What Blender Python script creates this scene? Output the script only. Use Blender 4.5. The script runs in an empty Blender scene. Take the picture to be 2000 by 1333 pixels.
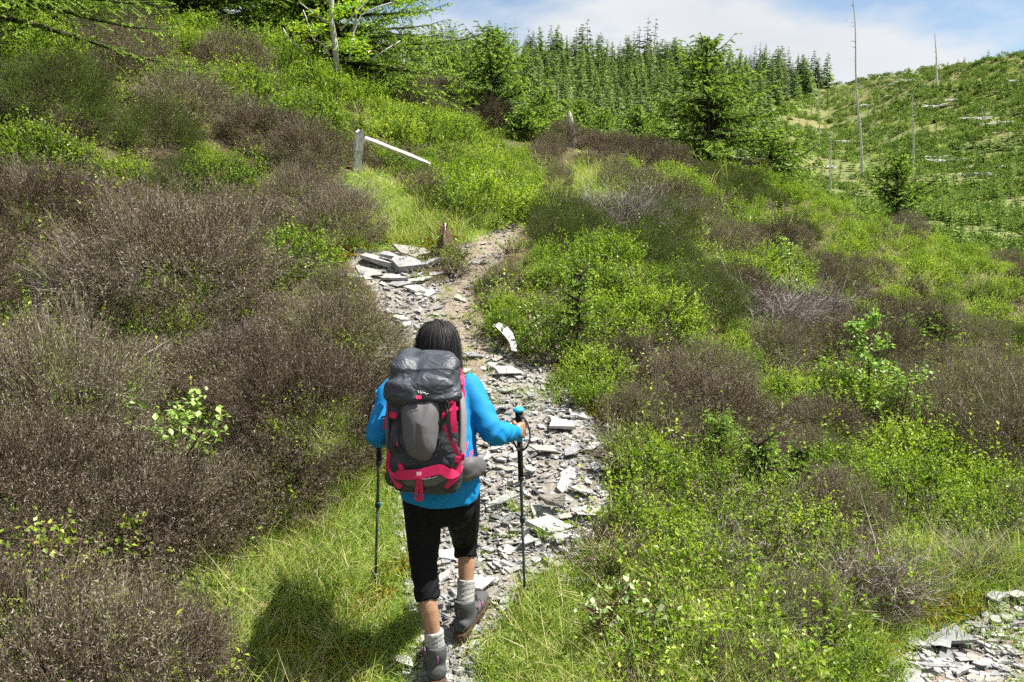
import bpy, bmesh, math
import numpy as np
from mathutils import Vector, Matrix, Euler
R = math.radians
rng = np.random.default_rng(11)
scene = bpy.context.scene
COL = scene.collection

# ------------------------------------------------------------------ camera, sky, sun, exposure
FPX, CX, CY = 1732.0, 1000.0, 666.5            # focal length and centre, in photograph pixels
PITCH, CAMZ = R(8.1), 1.986
cam = bpy.data.objects.new('camera', bpy.data.cameras.new('camera'))
COL.objects.link(cam)
cam.location = (0, 0, CAMZ); cam.rotation_euler = (R(90) - PITCH, 0, 0)
cam.data.sensor_fit = 'HORIZONTAL'; cam.data.sensor_width = 36; cam.data.lens = FPX / 2000 * 36
cam.data.clip_start = 0.05; cam.data.clip_end = 3000
scene.camera = cam

SUN_EL, SUN_AZ = R(61), R(90)                    # azimuth clockwise from +Y (straight ahead)
sd = Vector((math.sin(SUN_AZ) * math.cos(SUN_EL), math.cos(SUN_AZ) * math.cos(SUN_EL), math.sin(SUN_EL)))
sun = bpy.data.objects.new('sun', bpy.data.lights.new('sun', 'SUN')); COL.objects.link(sun)
sun.location = (20, 10, 40)
sun.rotation_euler = (-sd).to_track_quat('-Z', 'Y').to_euler()
sun.data.energy = 5.0; sun.data.angle = R(0.6); sun.data.color = (1.0, 0.955, 0.88)

world = bpy.data.worlds.new('World'); scene.world = world; world.use_nodes = True
nt = world.node_tree; nt.nodes.clear()
def wn(t, **k):
    n = nt.nodes.new(t)
    for a, b in k.items(): setattr(n, a, b)
    return n
out = wn('ShaderNodeOutputWorld'); bg = wn('ShaderNodeBackground'); bgc = wn('ShaderNodeBackground'); mixs = wn('ShaderNodeMixShader')
sky = wn('ShaderNodeTexSky', sky_type='NISHITA', sun_disc=False)
sky.sun_elevation = SUN_EL; sky.sun_rotation = SUN_AZ; sky.altitude = 300; sky.air_density = 1.0; sky.dust_density = 1.2
bg.inputs['Strength'].default_value = 0.06
geo = wn('ShaderNodeTexCoord'); mp = wn('ShaderNodeMapping'); nz = wn('ShaderNodeTexNoise'); nz2 = wn('ShaderNodeTexNoise')
mp.inputs['Scale'].default_value = (1.0, 1.0, 2.6); mp.inputs['Location'].default_value = (0.31, 0.13, 0.2)
nz.inputs['Scale'].default_value = 3.1; nz.inputs['Detail'].default_value = 7; nz.inputs['Roughness'].default_value = 0.52; nz.inputs['Distortion'].default_value = 0.25
nz2.inputs['Scale'].default_value = 2.3; nz2.inputs['Detail'].default_value = 5
cr = wn('ShaderNodeValToRGB'); cr.color_ramp.elements[0].position = 0.41; cr.color_ramp.elements[1].position = 0.55
cc = wn('ShaderNodeValToRGB'); cc.color_ramp.elements[0].position = 0.30; cc.color_ramp.elements[1].position = 0.66
cc.color_ramp.elements[0].color = (0.70, 0.735, 0.775, 1); cc.color_ramp.elements[1].color = (0.92, 0.93, 0.945, 1)
bgc.inputs['Strength'].default_value = 0.41
L = nt.links.new
L(geo.outputs['Generated'], mp.inputs['Vector']); L(mp.outputs['Vector'], nz.inputs['Vector']); L(mp.outputs['Vector'], nz2.inputs['Vector'])
L(nz.outputs['Fac'], cr.inputs['Fac']); L(nz2.outputs['Fac'], cc.inputs['Fac'])
L(sky.outputs['Color'], bg.inputs['Color']); L(cc.outputs['Color'], bgc.inputs['Color'])
L(cr.outputs['Color'], mixs.inputs['Fac']); L(bg.outputs['Background'], mixs.inputs[1]); L(bgc.outputs['Background'], mixs.inputs[2])
L(mixs.outputs['Shader'], out.inputs['Surface'])
scene.view_settings.view_transform = 'Standard'; scene.view_settings.look = 'None'
scene.view_settings.exposure = 1.36; scene.view_settings.gamma = 1.0
scene.render.engine = 'CYCLES'
scene.cycles.max_bounces = 4; scene.cycles.diffuse_bounces = 2; scene.cycles.glossy_bounces = 2
scene.cycles.transmission_bounces = 2; scene.cycles.transparent_max_bounces = 4
scene.cycles.use_adaptive_sampling = True; scene.cycles.adaptive_threshold = 0.03; scene.cycles.adaptive_min_samples = 24
scene.cycles.caustics_reflective = False; scene.cycles.caustics_refractive = False
scene.cycles.use_denoising = False

# ------------------------------------------------------------------ helpers
cth, sth = math.cos(PITCH), math.sin(PITCH)
def W(px, py, d):
    """world point seen at photograph pixel (px,py) that lies d metres ahead of the camera"""
    u, v = (px - CX) / FPX, (CY - py) / FPX
    dy, dz = cth + v * sth, -sth + v * cth
    s = d / dy
    return Vector((u * s, d, CAMZ + dz * s))
def proj(x, y, z):
    zz = z - CAMZ
    f = y * cth - zz * sth; up = y * sth + zz * cth
    f = np.maximum(f, 0.05)
    return CX + FPX * x / f, CY - FPX * up / f
def _h(i, j, s):
    n = (i * 374761393 + j * 668265263 + s * 974711) & 0x7fffffff
    n = ((n ^ (n >> 13)) * 1274126177) & 0x7fffffff
    return ((n ^ (n >> 16)) & 0xffff) / 65535.0
def vnoise(x, y, s=0):
    x = np.asarray(x, float); y = np.asarray(y, float)
    i = np.floor(x).astype(np.int64); j = np.floor(y).astype(np.int64)
    fx, fy = x - i, y - j
    fx = fx * fx * (3 - 2 * fx); fy = fy * fy * (3 - 2 * fy)
    a, b, c, d = _h(i, j, s), _h(i + 1, j, s), _h(i, j + 1, s), _h(i + 1, j + 1, s)
    return (a * (1 - fx) + b * fx) * (1 - fy) + (c * (1 - fx) + d * fx) * fy
def fbm(x, y, s=0, o=4):
    t = 0; a = 0.5
    for k in range(o):
        t = t + a * (vnoise(x, y, s + k) - 0.5); x = x * 2.03 + 7.1; y = y * 2.03 + 3.7; a *= 0.5
    return t
def sstep(a, b, x):
    t = np.clip((x - a) / (b - a), 0, 1); return t * t * (3 - 2 * t)
def inpoly(poly, X, Y):
    P = np.array(poly, float); n = len(P); r = np.zeros(np.shape(X), bool); j = n - 1
    for i in range(n):
        xi, yi = P[i]; xj, yj = P[j]
        if yi != yj:
            r ^= ((yi > Y) != (yj > Y)) & (X < (xj - xi) * (Y - yi) / (yj - yi) + xi)
        j = i
    return r
def nrm(v): return v / np.maximum(np.linalg.norm(v, axis=-1, keepdims=True), 1e-9)

class Geo:
    """collects triangles with a material index and a per-vertex random value"""
    def __init__(s): s.v = []; s.f = []; s.m = []; s.r = []; s.n = 0
    def add(s, v, f, m=0, r=0.5):
        v = np.asarray(v, np.float32).reshape(-1, 3); f = np.asarray(f, np.int64).reshape(-1, 3)
        s.v.append(v); s.f.append(f + s.n); s.m.append(np.full(len(f), m, np.int32))
        s.r.append(np.broadcast_to(np.asarray(r, np.float32), (len(v),)).copy()); s.n += len(v)
    def mesh(s, name, mats, smooth=False):
        v = np.concatenate(s.v); f = np.concatenate(s.f); m = np.concatenate(s.m); r = np.concatenate(s.r)
        me = bpy.data.meshes.new(name)
        me.vertices.add(len(v)); me.vertices.foreach_set('co', v.ravel())
        me.loops.add(len(f) * 3); me.loops.foreach_set('vertex_index', f.ravel().astype(np.int32))
        me.polygons.add(len(f)); me.polygons.foreach_set('loop_start', np.arange(0, len(f) * 3, 3, dtype=np.int32))
        me.polygons.foreach_set('material_index', m)
        me.polygons.foreach_set('use_smooth', np.full(len(f), bool(smooth)))
        a = me.attributes.new('rnd', 'FLOAT', 'POINT'); a.data.foreach_set('value', r)
        for q in mats: me.materials.append(q)
        me.update(calc_edges=True)
        return me
    def leaves(s, P, D, N, Ln, Wd, m=0, r=0.5, fold=0.25, mid=0.45):
        """diamond leaves folded along the midrib"""
        P = np.asarray(P, float); k = len(P); D = nrm(D); S = nrm(np.cross(D, N)); N2 = np.cross(S, D)
        Ln = np.broadcast_to(Ln, (k,))[:, None]; Wd = np.broadcast_to(Wd, (k,))[:, None]
        c = P + D * Ln * mid
        v = np.stack([P, c + S * Wd * .5 + N2 * Wd * fold, P + D * Ln, c - S * Wd * .5 + N2 * Wd * fold], 1)
        b = np.arange(k)[:, None] * 4
        f = np.concatenate([b + [0, 1, 2], b + [0, 2, 3]])
        s.add(v.reshape(-1, 3), f, m, np.repeat(np.broadcast_to(r, (k,)), 4))
    def needles(s, P, D, N, Ln, Wd, m=0, r=0.5):
        """single pointed triangles"""
        P = np.asarray(P, float); k = len(P); D = nrm(D); S = nrm(np.cross(D, N))
        Ln = np.broadcast_to(Ln, (k,))[:, None]; Wd = np.broadcast_to(Wd, (k,))[:, None]
        v = np.stack([P + S * Wd * .5, P - S * Wd * .5, P + D * Ln], 1)
        s.add(v.reshape(-1, 3), np.arange(k * 3).reshape(-1, 3), m, np.repeat(np.broadcast_to(r, (k,)), 3))
    def blades(s, P, D, B, Ln, Wd, m=0, r=0.5, seg=3):
        """curved tapering ribbons: start P, direction D, bend vector B"""
        P = np.asarray(P, float); k = len(P); D = nrm(D)
        Ln = np.broadcast_to(Ln, (k,))[:, None]; Wd = np.broadcast_to(Wd, (k,))[:, None]
        S = nrm(np.cross(D, B + 1e-4 + rng.normal(0, .3, (k, 3))))
        rows = []
        for i in range(seg):
            t = i / seg; c = P + D * Ln * t + B * Ln * t * t
            w = Wd * (1 - .6 * t) * .5; rows += [c + S * w, c - S * w]
        rows.append(P + D * Ln + B * Ln)
        v = np.stack(rows, 1); n = 2 * seg + 1; b = np.arange(k)[:, None] * n; F = []
        for i in range(seg - 1):
            F += [b + [2 * i, 2 * i + 1, 2 * i + 3], b + [2 * i, 2 * i + 3, 2 * i + 2]]
        F.append(b + [2 * seg - 2, 2 * seg - 1, 2 * seg])
        s.add(v.reshape(-1, 3), np.concatenate(F), m, np.repeat(np.broadcast_to(r, (k,)), n))
    def tubes(s, A, B, ra, rb, m=0, r=0.5, n=4):
        A = np.asarray(A, float).reshape(-1, 3); B = np.asarray(B, float).reshape(-1, 3); k = len(A)
        D = nrm(B - A); up = np.where(np.abs(D[:, 2:3]) > .9, [[1., 0, 0]], [[0, 0, 1.]])
        X = nrm(np.cross(D, up)); Y = np.cross(D, X)
        ra = np.broadcast_to(ra, (k,))[:, None]; rb = np.broadcast_to(rb, (k,))[:, None]; rows = []
        for i in range(n):
            a = 2 * math.pi * i / n; o = X * math.cos(a) + Y * math.sin(a); rows += [A + o * ra, B + o * rb]
        v = np.stack(rows, 1); b = np.arange(k)[:, None] * 2 * n; F = []
        for i in range(n):
            j = (i + 1) % n; F += [b + [2 * i, 2 * j, 2 * j + 1], b + [2 * i, 2 * j + 1, 2 * i + 1]]
        for i in range(1, n - 1):
            F += [b + [1, 2 * i + 1, 2 * i + 3]]
        s.add(v.reshape(-1, 3), np.concatenate(F), m, np.repeat(np.broadcast_to(r, (k,)), 2 * n))
    def path_tube(s, pts, rad, m=0, r=0.5, n=6):
        """one tube through many points, with ring-shared vertices and caps"""
        P = np.array([tuple(p) for p in pts], float); k = len(P); rad = np.broadcast_to(rad, (k,))
        T = nrm(np.gradient(P, axis=0)); ref = np.array([1., 0, 0]) if abs(T[0, 0]) < .8 else np.array([0, 1., 0]); v = []
        for i in range(k):
            X = ref - T[i] * np.dot(ref, T[i]); X = X / np.linalg.norm(X); ref = X; Y = np.cross(T[i], X)
            for q in range(n):
                a = 2 * math.pi * q / n; v.append(P[i] + (X * math.cos(a) + Y * math.sin(a)) * rad[i])
        v.append(P[0]); v.append(P[-1]); F = []
        for i in range(k - 1):
            for q in range(n):
                a, b = i * n + q, i * n + (q + 1) % n; F += [[a, b, b + n], [a, b + n, a + n]]
        for q in range(n):
            F.append([k * n, (q + 1) % n, q]); F.append([k * n + 1, (k - 1) * n + q, (k - 1) * n + (q + 1) % n])
        s.add(v, F, m, r)

def obj(name, me, parent=None, loc=(0, 0, 0), rot=(0, 0, 0), scl=(1, 1, 1), label=None, cat=None, group=None, kind=None):
    o = bpy.data.objects.new(name, me); COL.objects.link(o)
    o.location = loc; o.rotation_euler = rot; o.scale = scl if hasattr(scl, '__len__') else (scl,) * 3
    if parent: o.parent = parent
    if label: o['label'] = label
    if cat: o['category'] = cat
    if group: o['group'] = group
    if kind: o['kind'] = kind
    return o
def thing(name, loc, label, cat, group=None, rot=(0, 0, 0), scl=1.0):
    return obj(name, None, None, loc, rot, scl, label, cat, group)

# ------------------------------------------------------------------ materials
def newmat(name):
    m = bpy.data.materials.new(name); m.use_nodes = True; m.node_tree.nodes.clear(); return m
class NT:
    def __init__(s, m): s.t = m.node_tree
    def __call__(s, t, ins=None, **k):
        n = s.t.nodes.new(t)
        for a, b in k.items(): setattr(n, a, b)
        for a, b in (ins or {}).items():
            if isinstance(b, bpy.types.NodeSocket): s.t.links.new(b, n.inputs[a])
            else: n.inputs[a].default_value = b
        return n
    def ramp(s, fac, stops, interp='LINEAR'):
        n = s.t.nodes.new('ShaderNodeValToRGB'); e = n.color_ramp.elements; n.color_ramp.interpolation = interp
        while len(e) < len(stops): e.new(0.5)
        for q, (p, c) in zip(e, stops): q.position = p; q.color = (*c, 1)
        s.t.links.new(fac, n.inputs['Fac']); return n.outputs['Color']
    def math(s, op, a, b=0.0, c=0.0):
        n = s.t.nodes.new('ShaderNodeMath'); n.operation = op
        for i, q in enumerate((a, b, c)):
            if isinstance(q, bpy.types.NodeSocket): s.t.links.new(q, n.inputs[i])
            else: n.inputs[i].default_value = q
        return n.outputs[0]
    def mix(s, f, a, b, mode='MIX'):
        n = s.t.nodes.new('ShaderNodeMix'); n.data_type = 'RGBA'; n.blend_type = mode
        for i, q in ((0, f), (6, a), (7, b)):
            if isinstance(q, bpy.types.NodeSocket): s.t.links.new(q, n.inputs[i])
            else: n.inputs[i].default_value = q if i == 0 else ((*q, 1) if len(q) == 3 else q)
        return n.outputs[2]
def foliage(name, stops, transl=0.35, rough=0.45, spec=0.35, objvar=0.25, tint=(1.0, 1.15, .45)):
    m = newmat(name); N = NT(m)
    at = N('ShaderNodeAttribute', attribute_name='rnd'); oi = N('ShaderNodeObjectInfo')
    rr_ = N.math('FRACT', N.math('ADD', oi.outputs['Random'], N('ShaderNodeAttribute', attribute_name='var').outputs['Fac']))
    v = N.math('ADD', at.outputs['Fac'], N.math('MULTIPLY_ADD', rr_, objvar, -objvar / 2))
    c = N.ramp(v, stops)
    p = N('ShaderNodeBsdfDiffuse', {'Color': c})
    if spec > .25:
        gl = N('ShaderNodeBsdfGlossy', {'Color': (1, 1, 1, 1), 'Roughness': rough}); p = N('ShaderNodeMixShader', {0: spec * .12, 1: p.outputs[0], 2: gl.outputs[0]})
    o = N('ShaderNodeOutputMaterial')
    if transl > 0:
        tc = N.mix(1.0, c, tint, 'MULTIPLY')
        t = N('ShaderNodeBsdfTranslucent', {'Color': tc})
        mx = N('ShaderNodeMixShader', {0: transl, 1: p.outputs[0], 2: t.outputs[0]}); N.t.links.new(mx.outputs[0], o.inputs[0])
    else: N.t.links.new(p.outputs[0], o.inputs[0])
    return m
def simple(name, col, rough=0.6, spec=0.4, var=0.0, scale=40, bump=0.0, bscale=200, metallic=0.0, col2=None, sheen=0.0, bdist=0.002):
    m = newmat(name); N = NT(m); tc = N('ShaderNodeTexCoord')
    c = (*col, 1)
    if var > 0 or col2:
        n = N('ShaderNodeTexNoise', {'Vector': tc.outputs['Object'], 'Scale': scale, 'Detail': 5.0, 'Roughness': .6})
        c2 = col2 or tuple(q * (1 - var) for q in col)
        c = N.ramp(n.outputs['Fac'], [(.3, c2), (.7, col)])
    p = N('ShaderNodeBsdfPrincipled', {'Base Color': c, 'Roughness': rough, 'Specular IOR Level': spec, 'Metallic': metallic})
    if sheen: p.inputs['Sheen Weight'].default_value = sheen
    if bump > 0:
        n2 = N('ShaderNodeTexNoise', {'Vector': tc.outputs['Object'], 'Scale': bscale, 'Detail': 4.0})
        b = N('ShaderNodeBump', {'Height': n2.outputs['Fac'], 'Strength': bump, 'Distance': bdist})
        N.t.links.new(b.outputs[0], p.inputs['Normal'])
    o = N('ShaderNodeOutputMaterial', {0: p.outputs[0]})
    return m

M = {}
M['heather'] = foliage('heather_brown', [(0, (.055, .041, .031)), (.3, (.13, .098, .075)), (.55, (.225, .18, .145)), (.64, (.43, .38, .335)), (.72, (.11, .125, .034)), (1, (.16, .195, .042))], .12, .75, .12, .36)
M['heather_g'] = foliage('heather_green', [(0, (.045, .042, .022)), (.3, (.095, .085, .05)), (.5, (.075, .11, .025)), (.9, (.12, .18, .035)), (1, (.22, .2, .14))], .15, .7, .15, .25)
M['twig'] = foliage('dead_twig', [(0, (.10, .083, .072)), (.5, (.24, .205, .185)), (1, (.40, .365, .34))], 0, .8, .1, .2)
M['stem'] = foliage('brown_stem', [(0, (.06, .045, .03)), (1, (.16, .11, .07))], 0, .8, .1, .2)
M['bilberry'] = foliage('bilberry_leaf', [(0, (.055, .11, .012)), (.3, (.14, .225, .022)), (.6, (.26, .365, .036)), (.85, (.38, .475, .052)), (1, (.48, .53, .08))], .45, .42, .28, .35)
M['birch'] = foliage('birch_leaf', [(0, (.15, .27, .05)), (.6, (.28, .42, .09)), (1, (.40, .50, .15))], .38, .4, .28, .2)
M['willow'] = foliage('willow_leaf', [(0, (.15, .25, .07)), (.6, (.26, .36, .12)), (1, (.40, .46, .26))], .3, .45, .28, .2)
M['grass'] = foliage('grass_blade', [(0, (.12, .22, .025)), (.5, (.245, .35, .045)), (.75, (.34, .42, .08)), (.88, (.48, .42, .18)), (1, (.56, .48, .26))], .40, .5, .3, .25)
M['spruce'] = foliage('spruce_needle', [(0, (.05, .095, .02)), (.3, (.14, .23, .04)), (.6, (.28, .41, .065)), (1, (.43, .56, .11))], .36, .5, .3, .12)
M['far'] = foliage('far_conifer_needle', [(0, (.13, .18, .092)), (.5, (.20, .275, .125)), (.85, (.26, .335, .15)), (1, (.30, .36, .17))], .32, .6, .2, .7)  # greens lightened and greyed, so distance haze is put into the needle colour
M['greyfar'] = foliage('bare_far_conifer', [(0, (.11, .105, .085)), (1, (.25, .22, .19))], .05, .8, .1, .3)
M['sapling'] = foliage('young_conifer_needle', [(0, (.11, .18, .05)), (.6, (.19, .28, .075)), (1, (.29, .36, .11))], .2, .6, .2, .6)
M['rowan'] = foliage('rowan_leaf', [(0, (.20, .36, .03)), (.5, (.36, .46, .05)), (.85, (.52, .44, .05)), (1, (.55, .26, .03))], .4, .4, .28, .2)
M['bark'] = foliage('pale_bark', [(0, (.12, .11, .10)), (.5, (.30, .29, .27)), (1, (.5, .49, .46))], 0, .8, .15, .1)
M['darkbark'] = foliage('dark_bark', [(0, (.035, .028, .02)), (1, (.09, .07, .05))], 0, .85, .1, .1)
M['moss'] = foliage('moss', [(0, (.16, .14, .02)), (.5, (.24, .26, .03)), (.8, (.36, .22, .04)), (1, (.36, .15, .03))], .2, .8, .1, .5)

def slate_mat():
    m = newmat('slate'); N = NT(m); tc = N('ShaderNodeTexCoord'); oi = N('ShaderNodeObjectInfo')
    n = N('ShaderNodeTexNoise', {'Vector': tc.outputs['Object'], 'Scale': 9.0, 'Detail': 7.0, 'Roughness': .65})
    n2 = N('ShaderNodeTexNoise', {'Vector': tc.outputs['Object'], 'Scale': 45.0, 'Detail': 5.0})
    rr_ = N.math('FRACT', N.math('ADD', oi.outputs['Random'], N('ShaderNodeAttribute', attribute_name='var').outputs['Fac']))
    base = N.ramp(rr_, [(0, (.17, .175, .182)), (.35, (.265, .268, .268)), (.7, (.34, .338, .33)), (.88, (.28, .25, .21)), (1, (.44, .436, .425))])
    st = N.ramp(n.outputs['Fac'], [(.35, (.62, .60, .58)), (.5, (.95, .95, .95)), (.68, (1.12, 1.1, 1.05))])
    c = N.mix(1.0, base, st, 'MULTIPLY')
    lich = N.ramp(n2.outputs['Fac'], [(.62, (0, 0, 0)), (.68, (1, 1, 1))])
    c = N.mix(N.math('MULTIPLY', lich, .35), c, (.55, .55, .5))
    b = N('ShaderNodeBump', {'Height': n.outputs['Fac'], 'Strength': .25, 'Distance': .003})
    p = N('ShaderNodeBsdfPrincipled', {'Base Color': c, 'Roughness': .62, 'Specular IOR Level': .35, 'Normal': b.outputs[0]})
    N('ShaderNodeOutputMaterial', {0: p.outputs[0]}); return m
M['slate'] = slate_mat()
def bleached():
    m = newmat('bleached_white_wood'); N = NT(m); tc = N('ShaderNodeTexCoord'); mp_ = N('ShaderNodeMapping', {'Vector': tc.outputs['Object'], 'Scale': (1, 1, .18)})
    n = N('ShaderNodeTexNoise', {'Vector': mp_.outputs[0], 'Scale': 55.0, 'Detail': 6.0, 'Roughness': .7}); n2 = N('ShaderNodeTexNoise', {'Vector': tc.outputs['Object'], 'Scale': 16.0, 'Detail': 5.0})
    c = N.ramp(n.outputs['Fac'], [(.33, (.22, .20, .17)), (.46, (.58, .57, .54)), (.7, (.78, .78, .75))]); c = N.mix(N.math('MULTIPLY', N.ramp(n2.outputs['Fac'], [(.5, (0, 0, 0)), (.65, (1, 1, 1))]), .6), c, (.38, .38, .33))
    b = N('ShaderNodeBump', {'Height': n.outputs['Fac'], 'Strength': .8, 'Distance': .01}); p = N('ShaderNodeBsdfPrincipled', {'Base Color': c, 'Roughness': .8, 'Specular IOR Level': .2, 'Normal': b.outputs[0]}); N('ShaderNodeOutputMaterial', {0: p.outputs[0]}); return m
M['whitewood'] = bleached(); M['whitestone'] = simple('white_stone', (.48, .478, .465), .75, .2, col2=(.36, .355, .34), scale=9, bump=.3, bscale=40, bdist=.004)
M['rotwood'] = simple('rotten_brown_wood', (.20, .14, .09), .85, .1, col2=(.06, .042, .028), scale=26, bump=.8, bscale=50, bdist=.01)
M['greywood'] = simple('grey_dead_wood', (.56, .53, .49), .8, .2, col2=(.32, .30, .27), scale=12, bump=.5, bscale=30, bdist=.01)
M['boulder'] = simple('brown_boulder', (.25, .23, .20), .8, .2, col2=(.14, .125, .10), scale=9, bump=.7, bscale=14, bdist=.02)
# ------------------------------------------------------------------ terrain height
def pathz(y): return 0.33 * (y - 3.55)
_cp = []
def cpp(px, py, d, drop=0.0): p = W(px, py, d); _cp.append((p.x, p.y, p.z - drop))
def cpw(x, y, z): _cp.append((x, y, z))
for px, d in ((860, 3.55), (760, 3.6), (980, 3.6), (880, 4.0), (1100, 4.1), (780, 4.2), (1000, 4.7), (1180, 4.6), (800, 5.2), (1000, 5.3), (1190, 5.3),
              (780, 6.0), (1000, 6.1), (760, 6.8), (930, 6.9), (820, 7.6), (930, 7.7), (720, 8.2), (860, 8.3), (960, 8.6)):
    cpw((px - CX) / FPX * d * 1.0, d, pathz(d))
cpp(1010, 450, 9.2); cpp(850, 432, 9.3); cpp(690, 480, 8.4, -.05)
cpp(1085, 400, 11.0, .0); cpp(1150, 365, 12.5); cpp(1190, 318, 16)
cpp(590, 905, 4.95); cpp(350, 1085, 4.3); cpp(400, 1333, 3.5); cpp(620, 1150, 4.1)
cpw(-2.1, 3.4, .22); cpw(-2.2, 2.2, .25)
cpp(0, 600, 5.5, .45); cpp(0, 300, 7.5, .42); cpp(0, 130, 9, .35); cpp(300, 700, 5.3, .5); cpp(300, 400, 7.5, .45); cpp(300, 150, 10, .35)
cpp(130, 850, 4.4, .5); cpp(560, 640, 6.1, .5); cpp(600, 400, 8.3, .4); cpp(600, 230, 10.5, .35); cpp(600, 100, 13, .4); cpp(400, 60, 13, .3)
cpp(700, 335, 10.5); cpp(830, 330, 11, .2); cpp(760, 200, 14, .4); cpp(950, 262, 14, .35); cpp(1050, 335, 14, .3); cpp(975, 262, 19)
cpp(1250, 800, 5.8, .12); cpp(1200, 510, 7.7, .3); cpp(1300, 335, 12, .4); cpp(1400, 335, 13, .35); cpp(1400, 500, 9, .35); cpp(1400, 700, 6.5, .4)
cpp(1300, 950, 4.8, .2); cpp(1550, 425, 13, .35); cpp(1600, 600, 9, .35); cpp(1600, 850, 5.8, .33); cpp(1500, 1150, 4.2); cpp(1450, 1333, 3.5)
cpp(1800, 520, 13, .35); cpp(1800, 750, 7.5, .35); cpp(1990, 620, 12, .35); cpp(1990, 900, 5.6, .2); cpp(1850, 1250, 4.0); cpp(1990, 1160, 4.2); cpp(1990, 1010, 5.0, .05)
cpp(1375, 322, 17); cpp(1750, 442, 22, .2); cpp(1100, 305, 24); cpp(1500, 400, 22)
for q in ((0, -4, .7), (-5, -4, 1.3), (5, -4, .2), (0, 0, .44), (-3, .3, .6), (3, .5, .12), (-8, 3, 2.2), (-9, 9, 4.2), (-12, 15, 6.2), (8, 3, -.4), (8.5, 8, -.3), (12, 15, -.4),
          (-6.5, 15, 5.0), (-3.5, 19, 4.8), (15, 22, -.6), (-14, 24, 8), (0, 2, .12), (-1, 2.6, .05), (1.2, 2.6, .03)):
    cpw(*q)
CP = np.array(_cp)
def _tps(r2): return np.where(r2 > 1e-9, r2 * np.log(np.maximum(r2, 1e-9)), 0.0)
_n = len(CP); _K = _tps(((CP[:, None, :2] - CP[None, :, :2]) ** 2).sum(-1)) + np.eye(_n) * 0.12
_Pm = np.c_[np.ones(_n), CP[:, :2]]
_sol = np.linalg.solve(np.block([[_K, _Pm], [_Pm.T, np.zeros((3, 3))]]), np.r_[CP[:, 2], 0, 0, 0])
def near_h(x, y):
    x, y = np.broadcast_arrays(np.asarray(x, float), np.asarray(y, float)); sh = x.shape; x = x.ravel(); y = y.ravel(); res = np.empty(len(x))
    for i in range(0, len(x), 20000):
        a, b = x[i:i + 20000], y[i:i + 20000]
        r2 = (a[:, None] - CP[:, 0]) ** 2 + (b[:, None] - CP[:, 1]) ** 2
        res[i:i + 20000] = _tps(r2) @ _sol[:_n] + _sol[_n] + a * _sol[_n + 1] + b * _sol[_n + 2]
    return res.reshape(sh)
def el(py): return np.tan(np.arctan((CY - py) / FPX) - PITCH)
_kx = [-4000, 0, 700, 1000, 1300, 1500, 1600, 1750, 2000, 2700, 6000]
_py1 = [150, 120, 112, 118, 134, 156, 167, 141, 98, 50, 40]
_dr = [200, 200, 200, 200, 200, 205, 210, 172, 150, 130, 130]
_kx0 = [-4000, 0, 700, 1100, 1300, 1500, 1700, 2000, 3000, 6000]
_py0 = [300, 300, 310, 312, 315, 400, 480, 545, 600, 600]
def far_h(x, y):
    d = np.hypot(x, y); t = np.where(y > .2 * d, x / np.maximum(y, .2 * d + 1e-6), np.sign(x) * 5.0); px = CX + FPX * t
    p0 = np.interp(px, _kx0, _py0); p1 = np.interp(px, _kx, _py1); dr = np.interp(px, _kx, _dr)
    c = 1 / np.sqrt(1 + t * t); yy = d * c
    s = (d - 40) / (dr - 40); sc = np.clip(s, 0, 1)
    pw = p0 + (p1 - p0) * sc ** 0.85
    z = CAMZ + yy * el(pw)
    z40 = CAMZ + 40 * c * el(p0); z = np.where(s < 0, z40 - .06 * (40 - d), z)
    zr = CAMZ + dr * c * el(p1); z = np.where(s > 1, zr - .10 * (d - dr) * sstep(0, 60, d - dr), z)
    return z
def H0(x, y):
    x = np.asarray(x, float); y = np.asarray(y, float); d = np.hypot(x, y)
    w = np.maximum(sstep(20, 36, d), sstep(13, 24, np.abs(x)))
    return near_h(np.clip(x, -16, 17), np.clip(y, -6, 30)) * (1 - w) + far_h(x, y) * w

# ------------------------------------------------------------------ zones, read in the photograph and laid on the ground
PATH = [(640, 3000), (1150, 3000), (960, 1333), (955, 1240), (1000, 1165), (1060, 1130), (1150, 1085), (1185, 1000), (1195, 900), (1205, 845), (1135, 790), (1075, 725), (1000, 690), (925, 645), (915, 575), (955, 520), (990, 475), (1030, 437), (1000, 440), (930, 462), (890, 480), (800, 500), (690, 485), (675, 505), (725, 560), (745, 640), (735, 720), (765, 790), (770, 1000), (775, 1100), (800, 1200), (780, 1290), (740, 1333)]
ISL = [(830, 480), (925, 490), (905, 540), (850, 550), (825, 520)]
DIRT = [(1035, 432), (930, 462), (880, 520), (860, 600), (870, 700), (940, 740), (960, 640), (915, 575), (960, 520), (1000, 475)]
TRACK = [(1650, 1420), (1735, 1260), (1820, 1225), (1920, 1165), (2000, 1150), (2150, 1120), (2600, 1200), (2600, 2400), (1700, 2400)]
GRASS = [[(590, 910), (690, 800), (740, 700), (800, 760), (790, 1333), (800, 3000), (250, 3000), (385, 1333), (350, 1100), (480, 1085), (610, 965)],
         [(680, 340), (745, 325), (860, 430), (1040, 415), (1010, 450), (870, 480), (690, 495), (665, 420)],
         [(960, 3000), (960, 1250), (1060, 1130), (1190, 1050), (1330, 1070), (1480, 1150), (1560, 1250), (1640, 1333), (1640, 3000)],
         [(1100, 345), (1200, 345), (1200, 405), (1050, 425)],
         [(1560, 1100), (1700, 1075), (1900, 1045), (2200, 1060), (2200, 1140), (1900, 1170), (1790, 1240), (1700, 1400), (1560, 1400)]]
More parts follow.
